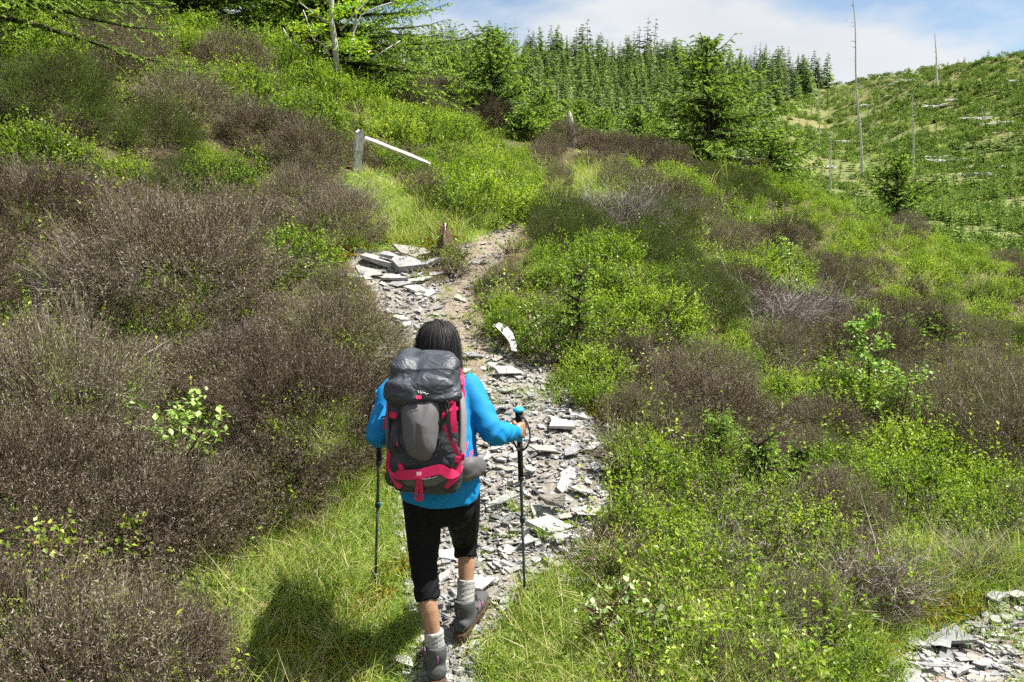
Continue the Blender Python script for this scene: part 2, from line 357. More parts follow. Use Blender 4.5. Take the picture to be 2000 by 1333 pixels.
BILB = [[(290, 55), (420, 25), (560, 60), (700, 120), (790, 190), (890, 215), (1010, 260), (1085, 330), (1060, 405), (960, 425), (870, 405), (830, 330), (720, 265), (640, 232), (560, 235), (470, 165), (330, 135)],
        [(930, 560), (1030, 470), (1120, 470), (1230, 470), (1310, 540), (1230, 640), (1200, 700), (1110, 720), (1020, 640), (940, 620)],
        [(1170, 870), (1260, 840), (1400, 880), (1500, 940), (1590, 1000), (1590, 1080), (1480, 1110), (1400, 1060), (1300, 1010), (1190, 960)],
        [(1420, 335), (1600, 330), (1700, 420), (1850, 470), (2000, 530), (2000, 650), (1870, 605), (1750, 525), (1580, 450)],
        [(1620, 850), (1800, 830), (2100, 890), (2100, 1080), (1800, 1060), (1650, 980)],
        [(1060, 330), (1220, 310), (1230, 340), (1100, 350)]]
SPOTS = [(60, 255, 55), (150, 275, 50), (505, 350, 30), (385, 400, 45), (90, 1230, 75), (30, 1130, 60), (1550, 520, 60), (1275, 545, 45), (1465, 660, 45), (1440, 420, 40), (1150, 790, 45), (1880, 530, 60), (1500, 760, 60), (1700, 900, 50), (30, 60, 90), (1380, 590, 30), (330, 470, 40), (230, 590, 38), (560, 470, 34), (120, 420, 40), (420, 300, 40), (260, 300, 36), (60, 700, 40), (470, 860, 36), (700, 620, 26)]
def wob(px, py, a=14, s=3): return px + a * 4 * fbm(px / 60., py / 60., s), py + a * 3 * fbm(px / 60. + 9, py / 60., s + 5)
def inp1(poly, x, y):
    r = False; xj, yj = poly[-1]
    for xi, yi in poly:
        if (yi > y) != (yj > y) and x < (xj - xi) * (y - yi) / (yj - yi) + xi: r = not r
        xj, yj = xi, yi
    return r
def inany1(polys, x, y): return any(inp1(p, x, y) for p in polys)
def inany(polys, X, Y):
    r = np.zeros(np.shape(X), bool)
    for p in polys: r |= inpoly(p, X, Y)
    return r
def is_path(x, y, z, a=14):
    px, py = proj(x, y, z); qx, qy = wob(px, py, a)
    ok = (y > .6) & (np.hypot(x, y) < 11)
    return ok & ((inpoly(PATH, qx, qy) & ~inpoly(ISL, qx, qy)) | inpoly(TRACK, qx, qy))
def H(x, y):
    x = np.asarray(x, float); y = np.asarray(y, float); h = H0(x, y); d = np.hypot(x, y)
    a = np.where(d < 14, .10, np.clip(d * .01, .1, 1.6))
    return h + a * fbm(x * np.where(d < 14, .9, .09), y * np.where(d < 14, .9, .09), 20, 3) * sstep(2.5, 5.5, np.abs(x + .2) + np.maximum(0, d - 6)) + .03 * fbm(x * 4, y * 4, 31, 3)
def Hs(x, y): return float(H(np.array([x]), np.array([y]))[0])
def ground_at(px, py, d0=2.5, d1=260):
    """first ground point seen through a photograph pixel"""
    ds = np.geomspace(d0, d1, 900); u, v = (px - CX) / FPX, (CY - py) / FPX
    dy, dz = cth + v * sth, -sth + v * cth; s = ds / dy
    g = H(u * s, ds) - (CAMZ + dz * s); k = np.argmax(g > 0)
    d = ds[k] if g[k] > 0 else ds[-1]
    if k > 0: d = ds[k - 1] + (ds[k] - ds[k - 1]) * (-g[k - 1]) / (g[k] - g[k - 1])
    p = W(px, py, d); return Vector((p.x, p.y, Hs(p.x, p.y)))
def normal_at(x, y, e=.06):
    a = H(np.array([x + e, x - e, x, x]), np.array([y, y, y + e, y - e]))
    return Vector((-(a[0] - a[1]) / (2 * e), -(a[2] - a[3]) / (2 * e), 1)).normalized()

# ------------------------------------------------------------------ ground sheet: rings round the viewpoint, fine in front
az = np.concatenate([np.linspace(-180, -48, 34, endpoint=False), np.linspace(-48, 48, 300), np.linspace(48, 180, 35)[1:-1]])
rr = np.concatenate([[.05, .5, 1, 1.5, 2], np.linspace(2.3, 13, 240), np.geomspace(13.1, 700, 130)])
A, RR = np.meshgrid(np.radians(az), rr, indexing='ij'); gx, gy = RR * np.sin(A), RR * np.cos(A); gz = H(gx, gy)
pm = is_path(gx, gy, gz).astype(float)
ppx, ppy = proj(gx, gy, gz); ppx, ppy = wob(ppx, ppy, 8)
dirt = ((inpoly(DIRT, ppx, ppy) | (inpoly(TRACK, ppx - 70, ppy - 30) & (ppx > 1780))) & (np.hypot(gx, gy) < 11) & (gy > .6)).astype(float)
gz = gz - .03 * pm + .02 * pm * fbm(gx * 9, gy * 9, 77, 3)
grassm = (inany(GRASS, ppx, ppy) & (RR < 20)).astype(float)
nA, nR = gx.shape; V = np.stack([gx, gy, gz], -1).reshape(-1, 3)
ii, jj = np.meshgrid(np.arange(nA), np.arange(nR - 1), indexing='ij'); i2 = (ii + 1) % nA
quad = np.stack([ii * nR + jj, i2 * nR + jj, i2 * nR + jj + 1, ii * nR + jj + 1], -1).reshape(-1, 4)
g = Geo(); g.add(V, np.concatenate([quad[:, [0, 2, 1]], quad[:, [0, 3, 2]]]), 0, 0)
gm = g.mesh('ground', [], True)
for nm, arr in (('path', pm), ('dirt', dirt), ('grassy', grassm), ('far', sstep(18, 34, RR))):
    a = gm.attributes.new(nm, 'FLOAT', 'POINT'); a.data.foreach_set('value', arr.ravel().astype(np.float32))
m = newmat('hill_ground'); N = NT(m); tc = N('ShaderNodeTexCoord'); oc = tc.outputs['Object']
def noi(s, d=6.0, r=.6): return N('ShaderNodeTexNoise', {'Vector': oc, 'Scale': s, 'Detail': d, 'Roughness': r}).outputs['Fac']
def att(n): return N('ShaderNodeAttribute', attribute_name=n).outputs['Fac']
soil = N.ramp(noi(6.), [(.3, (.035, .026, .018)), (.5, (.075, .055, .035)), (.7, (.12, .10, .05))])
turf = N.ramp(noi(5.), [(.25, (.10, .085, .03)), (.42, (.10, .15, .025)), (.6, (.15, .21, .035)), (.75, (.24, .22, .08))])
grav = N.ramp(noi(30., 8., .75), [(.3, (.12, .10, .075)), (.5, (.22, .20, .17)), (.7, (.34, .33, .31))])
drt = N.ramp(noi(18., 8., .7), [(.3, (.12, .09, .065)), (.5, (.22, .175, .135)), (.7, (.32, .28, .235))])
farc = N.ramp(noi(.055, 7., .62), [(.28, (.21, .165, .085)), (.40, (.14, .15, .055)), (.58, (.10, .135, .042)), (.76, (.17, .165, .07))])
farc = N.mix(N.math('MULTIPLY', N.ramp(noi(.5, 5.), [(.45, (0, 0, 0)), (.62, (1, 1, 1))]), .4), farc, (.23, .19, .11))
farc = N.mix(.75, farc, N.ramp(noi(2.2, 8., .75), [(.35, (.45, .5, .4)), (.5, (.95, .95, .9)), (.66, (1.7, 1.5, 1.2))]), 'MULTIPLY')
c = N.mix(att('grassy'), soil, turf); c = N.mix(att('path'), c, grav)
c = N.mix(N.math('MULTIPLY', att('dirt'), .85), c, drt); c = N.mix(att('far'), c, farc)
b = N('ShaderNodeBump', {'Height': noi(35., 8., .7), 'Strength': .9, 'Distance': .02})
p = N('ShaderNodeBsdfPrincipled', {'Base Color': c, 'Roughness': .9, 'Specular IOR Level': .1, 'Normal': b.outputs[0]})
N('ShaderNodeOutputMaterial', {0: p.outputs[0]}); gm.materials.append(m)
obj('ground', gm, kind='structure')

# ------------------------------------------------------------------ plant meshes
def rdir(n): return nrm(rng.normal(0, 1, (n, 3)))
def dome_pts(n, Rr, Hh, lump=.25, seed=0):
    """points over a lumpy cushion that overhangs its foot, with outward directions"""
    a = rng.uniform(0, 2 * math.pi, n); se = rng.uniform(-.55, 1, n); e = np.arcsin(se)
    d = np.stack([np.cos(a) * np.cos(e), np.sin(a) * np.cos(e), np.sin(e)], -1)
    k = 1 + lump * 2.6 * fbm(a * 2.2 + seed * 7.7, e * 4.2 + seed, 40 + seed, 3)
    return d * np.stack([Rr * k, Rr * k, Hh * .64 * k], -1) + [0, 0, Hh * .38], d
def heather_mesh(seed, n=3700, Rr=.5, Hh=.5, grn=.3, mat='heather'):
    g = Geo(); P, d = dome_pts(n, Rr, Hh, .5, seed)
    ctr = np.array([0, 0, Hh * .38]); dep = rng.uniform(.82, 1.04, n); Q = (P - ctr) * dep[:, None] + ctr
    up = nrm(d * [1, 1, .9] + [0, 0, .45] + rng.normal(0, .33, (n, 3)))
    Ln = rng.uniform(.07, .16, n); patch = vnoise(P[:, 0] * 5 + seed, P[:, 1] * 5, seed)
    rv = np.clip(rng.uniform(.05, .66, n) + (patch < grn) * rng.uniform(.2, .45, n), 0, 1)
    g.blades(Q - up * Ln[:, None] * .6, up, rng.normal(0, .16, (n, 3)), Ln * 1.3, .0026, 0, rv * .8, 2)
    for j in range(8):
        t = rng.uniform(.05, 1.0, n); o = nrm(up * .8 + rng.normal(0, .75, (n, 3)))
        c = Q - up * Ln[:, None] * .6 + up * (Ln * 1.25 * t)[:, None]
        g.needles(c, o, rdir(n), rng.uniform(.009, .022, n), rng.uniform(.0028, .0052, n), 0, np.clip(rv + rng.normal(0, .12, n) + .22 * (t - .5), 0, 1))
    nb = 60; a = rng.uniform(0, 6.283, nb); D = np.stack([np.cos(a), np.sin(a), rng.uniform(.3, 1.6, nb)], -1)
    g.blades(np.c_[rng.normal(0, .18 * Rr, (nb, 2)), np.full(nb, -.2 * Rr)], D, rng.normal(0, .15, (nb, 3)), rng.uniform(.7, 1.02, nb) * Rr, .009, 1, rng.uniform(0, .6, nb), 3)
    return g.mesh('heather', [M[mat], M['twig']])
def dead_mesh(seed, n=420):
    g = Geo(); a = rng.uniform(0, 6.283, n); D = np.stack([np.cos(a), np.sin(a), rng.uniform(.25, 1.4, n)], -1); P0 = np.c_[rng.normal(0, .14, (n, 2)), np.zeros(n)]
    Ln = rng.uniform(.25, .6, n); B = rng.normal(0, .22, (n, 3)); g.blades(P0, D, B, Ln, .006, 0, rng.uniform(0, 1, n), 4)
    for j in range(7):
        t = rng.uniform(.35, .95, n); c = P0 + nrm(D) * (Ln * t)[:, None] + B * (Ln * t * t)[:, None]
        g.blades(c, nrm(D) + rng.normal(0, .6, (n, 3)), rng.normal(0, .2, (n, 3)), rng.uniform(.06, .16, n), .003, 0, rng.uniform(0, 1, n), 2)
    return g.mesh('dead_heather', [M['twig']])
def bilberry_mesh(seed, n=6400, Rr=.42, Hh=.42, leaf=.026, mat='bilberry'):
    g = Geo(); ns = n // 13; P, d = dome_pts(ns, Rr, Hh, .42, seed + 50); up = nrm(d * [1, 1, .4] + [0, 0, 1.1] + rng.normal(0, .25, (ns, 3)))
    Ln = rng.uniform(.10, .30, ns); b0 = P * rng.uniform(.78, 1.0, ns)[:, None] - up * (Ln * .55)[:, None]; B = rng.normal(0, .15, (ns, 3))
    g.blades(b0, up, B, Ln, .0035, 1, rng.uniform(.2, 1, ns), 2)
    sh = vnoise(P[:, 0] * 6 + seed, P[:, 1] * 6, seed)
    for j in range(13):
        t = rng.uniform(.2, 1.05, ns); c = b0 + up * (Ln * t)[:, None] + B * (Ln * t * t)[:, None]
        D = nrm(up * .45 + rng.normal(0, .75, (ns, 3))); Nn = nrm(rng.normal(0, .45, (ns, 3)) + [0, 0, 1])
        s = rng.uniform(.65, 1.2, ns); g.leaves(c, D, Nn, leaf * s, leaf * .62 * s, 0, np.clip(.02 + .62 * t * rng.uniform(.6, 1.3, ns) + .5 * (sh - .45), 0, 1))  # leaves low on each shoot coloured darker, painting in shade inside the bush
    nb = 40; a = rng.uniform(0, 6.283, nb); D = np.stack([np.cos(a), np.sin(a), rng.uniform(.6, 2., nb)], -1)
    g.blades(np.c_[rng.normal(0, .18 * Rr, (nb, 2)), np.full(nb, -.2 * Rr)], D, rng.normal(0, .15, (nb, 3)), rng.uniform(.65, .95, nb) * Rr, .006, 1, rng.uniform(0, .8, nb), 3)
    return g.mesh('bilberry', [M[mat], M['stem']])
def tuft_mesh(seed, n=36, h=.17, straw=.12, spread=.05, lean=.45, w=.0042):
    g = Geo(); P = np.c_[rng.normal(0, spread, (n, 2)), np.full(n, -.015)]
    D = np.c_[rng.normal(0, lean, (n, 2)), np.ones(n)]; B = np.c_[rng.normal(0, .4, (n, 2)), -rng.uniform(0, .45, n)]
    r = np.where(rng.random(n) < straw, rng.uniform(.8, 1, n), rng.uniform(0, .75, n))
    g.blades(P, D, B, h * rng.uniform(.5, 1.3, n), w * 1.1 * rng.uniform(.7, 1.3, n), 0, r, 2)
    return g.mesh('tuft', [M['grass']])
HE = [heather_mesh(i, grn=(.12, .22, .3, .4)[i % 4]) for i in range(5)] [:4] + [heather_mesh(9 + i, grn=.55, mat='heather_g') for i in range(2)]
HB = [heather_mesh(30 + i, 8200, .65, .62, (.15, .3, .42)[i]) for i in range(3)] + [heather_mesh(36, 8200, .65, .62, .6, 'heather_g')]
DEAD = [dead_mesh(i) for i in range(3)]
BI = [bilberry_mesh(i) for i in range(5)]
TU = [tuft_mesh(0, straw=.22), tuft_mesh(1, 40, .13, .18, .07, .6), tuft_mesh(2, 34, .24, .2, .04, .35), tuft_mesh(3, 44, .09, .2, .09, .8), tuft_mesh(4, 26, .30, .6, .04, .4, .003)]
def moss_mesh(seed):
    g = Geo(); n = 110; a = rng.uniform(0, 6.28, n); r = .11 * np.sqrt(rng.random(n)); z = .035 * (1 - (r / .12) ** 2)
    P = np.stack([r * np.cos(a), r * np.sin(a), z - .01], -1); g.leaves(P, rng.normal(0, .6, (n, 3)) + [0, 0, .7], rdir(n), .03, .018, 0, rng.uniform(0, 1, n)); return g.mesh('moss', [M['moss']])
MO = [moss_mesh(i) for i in range(2)]

# ------------------------------------------------------------------ scattering of uncountable cover through geometry nodes
def gn_scatter(name, P, rot, scl, idx, meshes, label, cat, realize=False):
    src = bpy.data.collections.new('source_' + name)
    for k, me in enumerate(meshes):
        so = bpy.data.objects.new('%s_source_%02d' % (name, k), me); src.objects.link(so)
    me = bpy.data.meshes.new(name); P = np.asarray(P, np.float32); n = len(P)
    me.vertices.add(n); me.vertices.foreach_set('co', P.ravel())
    a = me.attributes.new('rot', 'FLOAT_VECTOR', 'POINT'); a.data.foreach_set('vector', np.asarray(rot, np.float32).ravel())
    a = me.attributes.new('scl', 'FLOAT', 'POINT'); a.data.foreach_set('value', np.asarray(scl, np.float32))
    a = me.attributes.new('idx', 'INT', 'POINT'); a.data.foreach_set('value', np.asarray(idx, np.int32))
    o = obj(name, me, label=label, cat=cat, kind='stuff')
    t = bpy.data.node_groups.new(name, 'GeometryNodeTree')
    t.interface.new_socket('Geometry', in_out='INPUT', socket_type='NodeSocketGeometry'); t.interface.new_socket('Geometry', in_out='OUTPUT', socket_type='NodeSocketGeometry')
    gi = t.nodes.new('NodeGroupInput'); go = t.nodes.new('NodeGroupOutput'); iop = t.nodes.new('GeometryNodeInstanceOnPoints'); ci = t.nodes.new('GeometryNodeCollectionInfo')
    ci.inputs['Collection'].default_value = src; ci.inputs['Separate Children'].default_value = True; ci.inputs['Reset Children'].default_value = True
    def na(nm, dt):
        q = t.nodes.new('GeometryNodeInputNamedAttribute'); q.data_type = dt; q.inputs['Name'].default_value = nm; return [s for s in q.outputs if s.enabled][0]
    e2r = t.nodes.new('FunctionNodeEulerToRotation'); t.links.new(na('rot', 'FLOAT_VECTOR'), e2r.inputs[0])
    iop.inputs['Pick Instance'].default_value = True
    t.links.new(gi.outputs[0], iop.inputs['Points']); t.links.new(ci.outputs[0], iop.inputs['Instance']); t.links.new(na('idx', 'INT'), iop.inputs['Instance Index'])
    t.links.new(e2r.outputs[0], iop.inputs['Rotation']); t.links.new(na('scl', 'FLOAT'), iop.inputs['Scale']); 
    outg = iop.outputs[0]
    if realize:
        rv = t.nodes.new('FunctionNodeRandomValue'); rv.data_type = 'FLOAT'; sa = t.nodes.new('GeometryNodeStoreNamedAttribute'); sa.domain = 'INSTANCE'; sa.data_type = 'FLOAT'; sa.inputs['Name'].default_value = 'var'
        t.links.new(outg, sa.inputs['Geometry']); t.links.new([q for q in rv.outputs if q.enabled][0], [q for q in sa.inputs if q.name == 'Value' and q.enabled][0])
        rz = t.nodes.new('GeometryNodeRealizeInstances'); t.links.new(sa.outputs[0], rz.inputs[0]); outg = rz.outputs[0]
    t.links.new(outg, go.inputs[0])
    md = o.modifiers.new('scatter', 'NODES'); md.node_group = t
    return o
def frustum_pts(n, d0, d1, margin=150, power=1.0):
    """random ground points spread over the visible wedge, denser nearby when power > 1"""
    d = d0 * (d1 / d0) ** (rng.random(n) ** power) ; t = rng.uniform(-(1000 + margin) / FPX, (1000 + margin) / FPX, n)
    x = t * d; y = d; return x, y, H(x, y)
# ------------------------------------------------------------------ landmarks that labels refer to
LM = [('the white post', 700, 300), ('the fallen rail end', 830, 330), ('the rotten stump', 865, 480), ('the broken grey trunk', 1115, 260),
      ('the tall crest spruce', 1375, 280), ('the dark round spruce', 970, 200), ('the rowan trunk', 655, 100), ('the left birch seedling', 330, 770),
      ('the tall right birch', 1680, 620), ('the bent spruce sapling', 1400, 790), ('the upright spruce seedling', 1140, 560), ('the curved white slab', 1000, 665),
      ('the brown boulder', 1080, 980), ('the lower right track', 1850, 1230), ("the hiker's left elbow", 715, 860), ('the bottom left corner', 0, 1333),
      ('the left edge midpoint', 0, 667), ('the top left corner', 0, 0), ('the bottom edge, middle right', 1250, 1333), ('the right edge midpoint', 2000, 667),
      ('the low bushy crest spruce', 1750, 400), ('the right pole tip', 1025, 1180), ('the left pole tip', 735, 1140), ('the silvery willow shoots', 1180, 1200), ('the low spreading seedling', 1480, 905),
      ('the bottom right corner', 2000, 1333), ("the hiker's left boot", 855, 1310), ("the hiker's right hand", 1018, 830), ("the hiker's head", 855, 660), ('the slate outcrop', 770, 515)]
_U = ['', 'first', 'second', 'third', 'fourth', 'fifth', 'sixth', 'seventh', 'eighth', 'ninth', 'tenth', 'eleventh', 'twelfth', 'thirteenth', 'fourteenth', 'fifteenth', 'sixteenth', 'seventeenth', 'eighteenth', 'nineteenth']
def ordinal(n):
    if n < 20: return _U[n]
    if n > 99: return 'number %d' % n
    t = ('', '', 'twent', 'thirt', 'fort', 'fift', 'sixt', 'sevent', 'eight', 'ninet')[n // 10]
    return t + 'ieth' if n % 10 == 0 else t + 'y-' + _U[n % 10]
def name_spots(items, noun, short):
    """items: (pixel x, pixel y, look). A label for each: its look, and its rank of nearness to the landmark it lies closest to in that order"""
    P = np.array([[a, b] for a, b, _ in items], float); Q = np.array([[a, b] for _, a, b in LM], float)
    D = np.hypot(P[:, None, 0] - Q[None, :, 0], P[:, None, 1] - Q[None, :, 1]); rank = D.argsort(0).argsort(0)
    lab = []
    for i, (px, py, look) in enumerate(items):
        k = min(range(len(LM)), key=lambda j: (rank[i, j], D[i, j])); r = int(rank[i, k]) + 1
        lab.append('%s %s, %s %s to %s' % (look, noun, 'nearest' if r == 1 else ordinal(r) + ' nearest', short, LM[k][0]))
    return lab

# ------------------------------------------------------------------ heather and bilberry bushes
class Darts:
    def __init__(s, cell=.6): s.c = cell; s.g = {}
    def ok(s, x, y, r, f):
        i, j = int(x // s.c), int(y // s.c)
        for a in range(i - 2, i + 3):
            for b in range(j - 2, j + 3):
                for (u, v, q) in s.g.get((a, b), ()):
                    if (x - u) ** 2 + (y - v) ** 2 < (f * (r + q)) ** 2: return False
        return True
    def put(s, x, y, r): s.g.setdefault((int(x // s.c), int(y // s.c)), []).append((x, y, r))
darts = Darts(); bushes = []          # (kind, x, y, z, r, mesh index, rotation)
KEEP = []                              # clear ground around hand-placed things
# things that stay in plain view: (corner box in the photograph, distance)
CLEARVIEW = [((688, 262, 716, 340), 10.4), ((716, 272, 760, 300), 10.5), ((790, 300, 835, 322), 10.9), ((846, 458, 886, 500), 8.2), ((885, 445, 1020, 530), 9.0), ((1104, 222, 1124, 300), 19), ((975, 645, 1012, 692), 6.4), ((800, 1130, 960, 1333), 3.9), ((1012, 1050, 1032, 1175), 4.0), ((730, 950, 742, 1130), 4.05), ((1360, 230, 1390, 300), 17), ((950, 180, 990, 235), 18.5)]
def covers(x, y, z, r, h):
    bx, by = proj(x, y, z); tx, ty = proj(x, y, z + h * 1.5); w = r * FPX / max(y, .3) * .95
    return any(y < d and bx + w > a and bx - w < c and by > b and ty < e for (a, b, c, e), d in CLEARVIEW)
def try_bush(x, y, z, f=.80, force=None, r=None):
    d = math.hypot(x, y)
    r0 = r or (rng.uniform(.46, .78) if x < -.12 * y and d < 8 else rng.uniform(.30, .56) if x < -.12 * y else rng.uniform(.26, .54)) * (1 if d < 9 else min(1.25, d / 9))
    if x < -.12 * y and d < 8 and f > .7: f = .90
    if not force and not darts.ok(x, y, r0 * .8, f): return
    if d > 11 and x > 0 and not force: r0 *= .6
    if covers(x, y, z, r0, r0 * .95): return
    hgt = r0 * .95; px, py = proj(x, y, z + hgt * .6); px, py = float(px), float(py)
    qx, qy = wob(px, py, 10)
    if force: kind = force
    else:
        kind = 'heather'
        if inany1(BILB, float(qx), float(qy)): kind = 'bilberry'
        for (a, b, q) in SPOTS:
            if math.hypot(px - a, py - b) < q: kind = 'bilberry'
        n1 = float(vnoise(x * 1.1 + 5, y * 1.1, 91))
        if kind == 'heather' and px > 1150 and n1 > .72: kind = 'bilberry'
        if kind == 'bilberry' and n1 < .16 and d > 8: kind = 'heather'
        if inany1(GRASS, float(qx), float(qy)): return
        if kind == 'bilberry': r0 *= .8
        if py > 880 and px > 1100 and kind == 'heather' and rng.random() < .5: return
        if px > 1650 and py > 880 and rng.random() < .5: return
        a = np.linspace(0, 6.283, 9)[:8]; k = .62 * r0
        xs, ys = np.r_[x, x + k * np.cos(a)], np.r_[y, y + k * np.sin(a)]
        if is_path(xs, ys, np.full(9, z), 6).any(): return
        bx, by = proj(x, y, z)
        gbx, gby = wob(float(bx), float(by), 6)
        if inany1(GRASS, float(gbx), float(gby)) and rng.random() < .9: return
        # nothing may stand between the viewpoint and the path, the hiker or the foot of the post
        tx, ty = proj(x, y, z + hgt); w = r0 * FPX / d * .8
        for q in (-1, 0, 1):
            if (inp1(PATH, float(tx + q * w), float(ty)) or inp1(TRACK, float(tx + q * w), float(ty))) and d < 8.5: return
        if px > 1000 and d < 3.7: return
    if not force and not darts.ok(x, y, r0, f): return
    darts.put(x, y, r0); bushes.append((kind, x, y, z, r0))
# hand-placed bushes that give the picture its outline (pixel of the foot, kind, radius)
for (px, py, k, r) in ((600, 870, 'heather', .56), (470, 800, 'heather', .56), (640, 720, 'heather', .52), (525, 1000, 'heather', .33), (400, 1060, 'heather', .36), (250, 1110, 'heather', .56), (60, 1100, 'heather', .6), (90, 900, 'heather', .6),
                       (310, 1400, 'heather', .36), (160, 1440, 'heather', .5), (0, 1380, 'heather', .5), (1700, 1190, 'heather', .20), (1560, 1215, 'heather', .17), (1440, 1345, 'heather', .2), (1560, 1085, 'bilberry', .26),
                       (1440, 1075, 'bilberry', .24), (1270, 960, 'bilberry', .26), (1370, 975, 'bilberry', .24), (1480, 1010, 'bilberry', .22), (1500, 1230, 'bilberry', .13), (1350, 1380, 'bilberry', .13), (1690, 1330, 'bilberry', .15),
                       (940, 430, 'bilberry', .42), (880, 415, 'bilberry', .40), (1010, 420, 'bilberry', .3), (760, 330, 'bilberry', .28), (110, 1330, 'bilberry', .2), (1110, 765, 'bilberry', .16), (1180, 800, 'bilberry', .18), (1240, 850, 'heather', .22), (1060, 690, 'bilberry', .2),
                       (660, 940, 'heather', .12), (1095, 490, 'heather', .26), (1150, 475, 'heather', .28)):
    p = ground_at(px, min(py, 1500)); try_bush(p.x, p.y, p.z, force=k, r=r)
X, Y, Z = frustum_pts(9000, 3.0, 21, 220)
for i in range(len(X)): try_bush(float(X[i]), float(Y[i]), float(Z[i]))
X, Y, Z = frustum_pts(3000, 4.5, 12, 220)
for i in range(len(X)):
    if X[i] > -.1 * Y[i] or rng.random() < .12: try_bush(float(X[i]), float(Y[i]), float(Z[i]), .62, r=rng.uniform(.16, .25))
def vis_size(b): return b[4] / math.hypot(b[1], b[2])
LOOK = ['grey brown', 'purple brown', 'dull brown', 'olive tipped', 'russet brown', 'dark green', 'mossy green']
for kind, meshes, cap, noun, nm in (('heather', HE, 290, 'heather bush', 'heather_bush'), ('bilberry', BI, 290, 'bilberry bush', 'bilberry_bush')):
    L_ = sorted([b for b in bushes if b[0] == kind], key=lambda b: -vis_size(b)); solo, rest = L_[:cap], L_[cap:]
    picks = []; items = []
    for b in solo:
        px, py = proj(b[1], b[2], b[3] + b[4] * .5); n1 = float(vnoise(b[1] * .55, b[2] * .55, 15)); 
        if kind == 'heather' and b[4] > .5: k = (100 + int(rng.integers(0, 3))) if n1 < .70 else 103
        elif kind == 'heather': k = int(rng.integers(0, 4)) if n1 < (.72 if b[1] < 0 else .76) else int(rng.integers(4, 6))
        else: k = int(rng.integers(0, 5))
        picks.append(k); sz = 'broad ' if b[4] > .42 else ('small ' if b[4] < .27 else '')
        items.append((float(px), float(py), sz + ('green tinged' if k in (4, 5, 103) else 'brown') if kind == 'heather' else sz + 'bright green'))
    labs = name_spots(items, noun, kind)
    for b, k, lb in zip(solo, picks, labs):
        s = b[4] / (.65 if k >= 100 else .5 if kind == 'heather' else .42)
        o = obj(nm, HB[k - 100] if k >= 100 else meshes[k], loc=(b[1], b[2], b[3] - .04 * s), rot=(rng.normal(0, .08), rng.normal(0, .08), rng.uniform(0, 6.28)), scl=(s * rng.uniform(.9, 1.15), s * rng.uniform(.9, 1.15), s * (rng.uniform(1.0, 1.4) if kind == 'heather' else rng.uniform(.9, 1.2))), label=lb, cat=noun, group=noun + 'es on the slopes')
    if rest:
        gn_scatter('distant_' + kind, [(b[1], b[2], b[3] - .03) for b in rest], [(0, 0, rng.uniform(0, 6.28)) for b in rest], [b[4] / (.5 if kind == 'heather' else .42) for b in rest], rng.integers(0, len(meshes), len(rest)), meshes,
                   'small far %s growing thickly over the slopes' % noun.replace('bush', 'clumps'), noun.replace(' bush', ''))
print('BUSHES', len(bushes), sum(b[0] == 'heather' for b in bushes))
# bare grey dead heather
dl = [(1510, 650, .46), (1590, 640, .4), (470, 730, .3), (170, 600, .4), (1210, 470, .42), (1150, 440, .36), (1390, 1110, .22), (1690, 1170, .3), (1530, 1225, .2), (1900, 1110, .2), (1240, 450, .4), (670, 420, .3), (1350, 800, .25)]
labs = name_spots([(a, b, 'bare grey') for a, b, _ in dl], 'dead heather clump', 'dead clump')
for (px, py, r), lb in zip(dl, labs):
    p = ground_at(px, py); obj('dead_heather', DEAD[int(rng.integers(0, 3))], loc=p + Vector((0, 0, .06 if py < 900 else 0)), rot=(0, 0, rng.uniform(0, 6.28)), scl=r / .42 * 1.0, label=lb, cat='dead heather', group='dead heather clumps')

# ------------------------------------------------------------------ grass, moss, low sprigs
X, Y, Z = frustum_pts(35000, 2.7, 17, 120, 1.15); PX, PY = proj(X, Y, Z); QX, QY = wob(PX, PY, 10)
ing = inany(GRASS, QX, QY); pth = is_path(X, Y, Z, 16); dens = fbm(X * 1.6, Y * 1.6, 61) + .5
sel = (ing & ~pth) | (~ing & ~pth & (rng.random(len(X)) < .10)) | (pth & (dens > .62) & (rng.random(len(X)) < .10) & (PY > 560))
X, Y, Z = X[sel], Y[sel], Z[sel]; n = len(X); cl = fbm(X * 2.2, Y * 2.2, 66)
idx = np.where(cl > .11, 2, np.where(cl < -.12, 3, rng.integers(0, 2, n))); idx = np.where(rng.random(n) < .09, 4, idx)
edge = is_path(X + .22, Y, Z, 8) | is_path(X - .22, Y, Z, 8) | is_path(X, Y + .25, Z, 8)
idx = np.where(edge & (rng.random(n) < .85), 3, idx); PXg, _q = proj(X, Y, Z); idx = np.where((PXg > 960) & (PXg < 1250) & (_q > 1100) & (rng.random(n) < .6), 3, idx)
gn_scatter('grass', np.c_[X, Y, Z], np.c_[rng.normal(0, .15, (n, 2)), rng.uniform(0, 6.28, n)], rng.uniform(.65, 1.25, n) * np.clip(Y / 9, .85, 1.5), idx, TU, 'bright green grass with straw coloured blades along the path', 'grass', realize=True)
print('GRASS', n)
X, Y, Z = frustum_pts(16000, 2.8, 12, 100); PX, PY = proj(X, Y, Z); mz = fbm(X * 1.3 + 4, Y * 1.3, 71)
sp = np.zeros(len(X), bool)
for a, b, q, w in ((780, 460, 120, 40), (700, 490, 40, 30), (1330, 1190, 130, 60), (1870, 1190, 60, 30), (560, 1230, 70, 60), (300, 640, 60, 40), (1160, 800, 40, 30), (1540, 600, 30, 20), (1740, 1300, 60, 40)):
    sp |= ((PX - a) / q) ** 2 + ((PY - b) / w) ** 2 < 1
sel = ((sp & (rng.random(len(X)) < .8)) | ((mz > .16) & inany(GRASS, PX, PY) & (rng.random(len(X)) < .35))) & ~is_path(X, Y, Z, 8)
X, Y, Z = X[sel], Y[sel], Z[sel]; n = len(X)
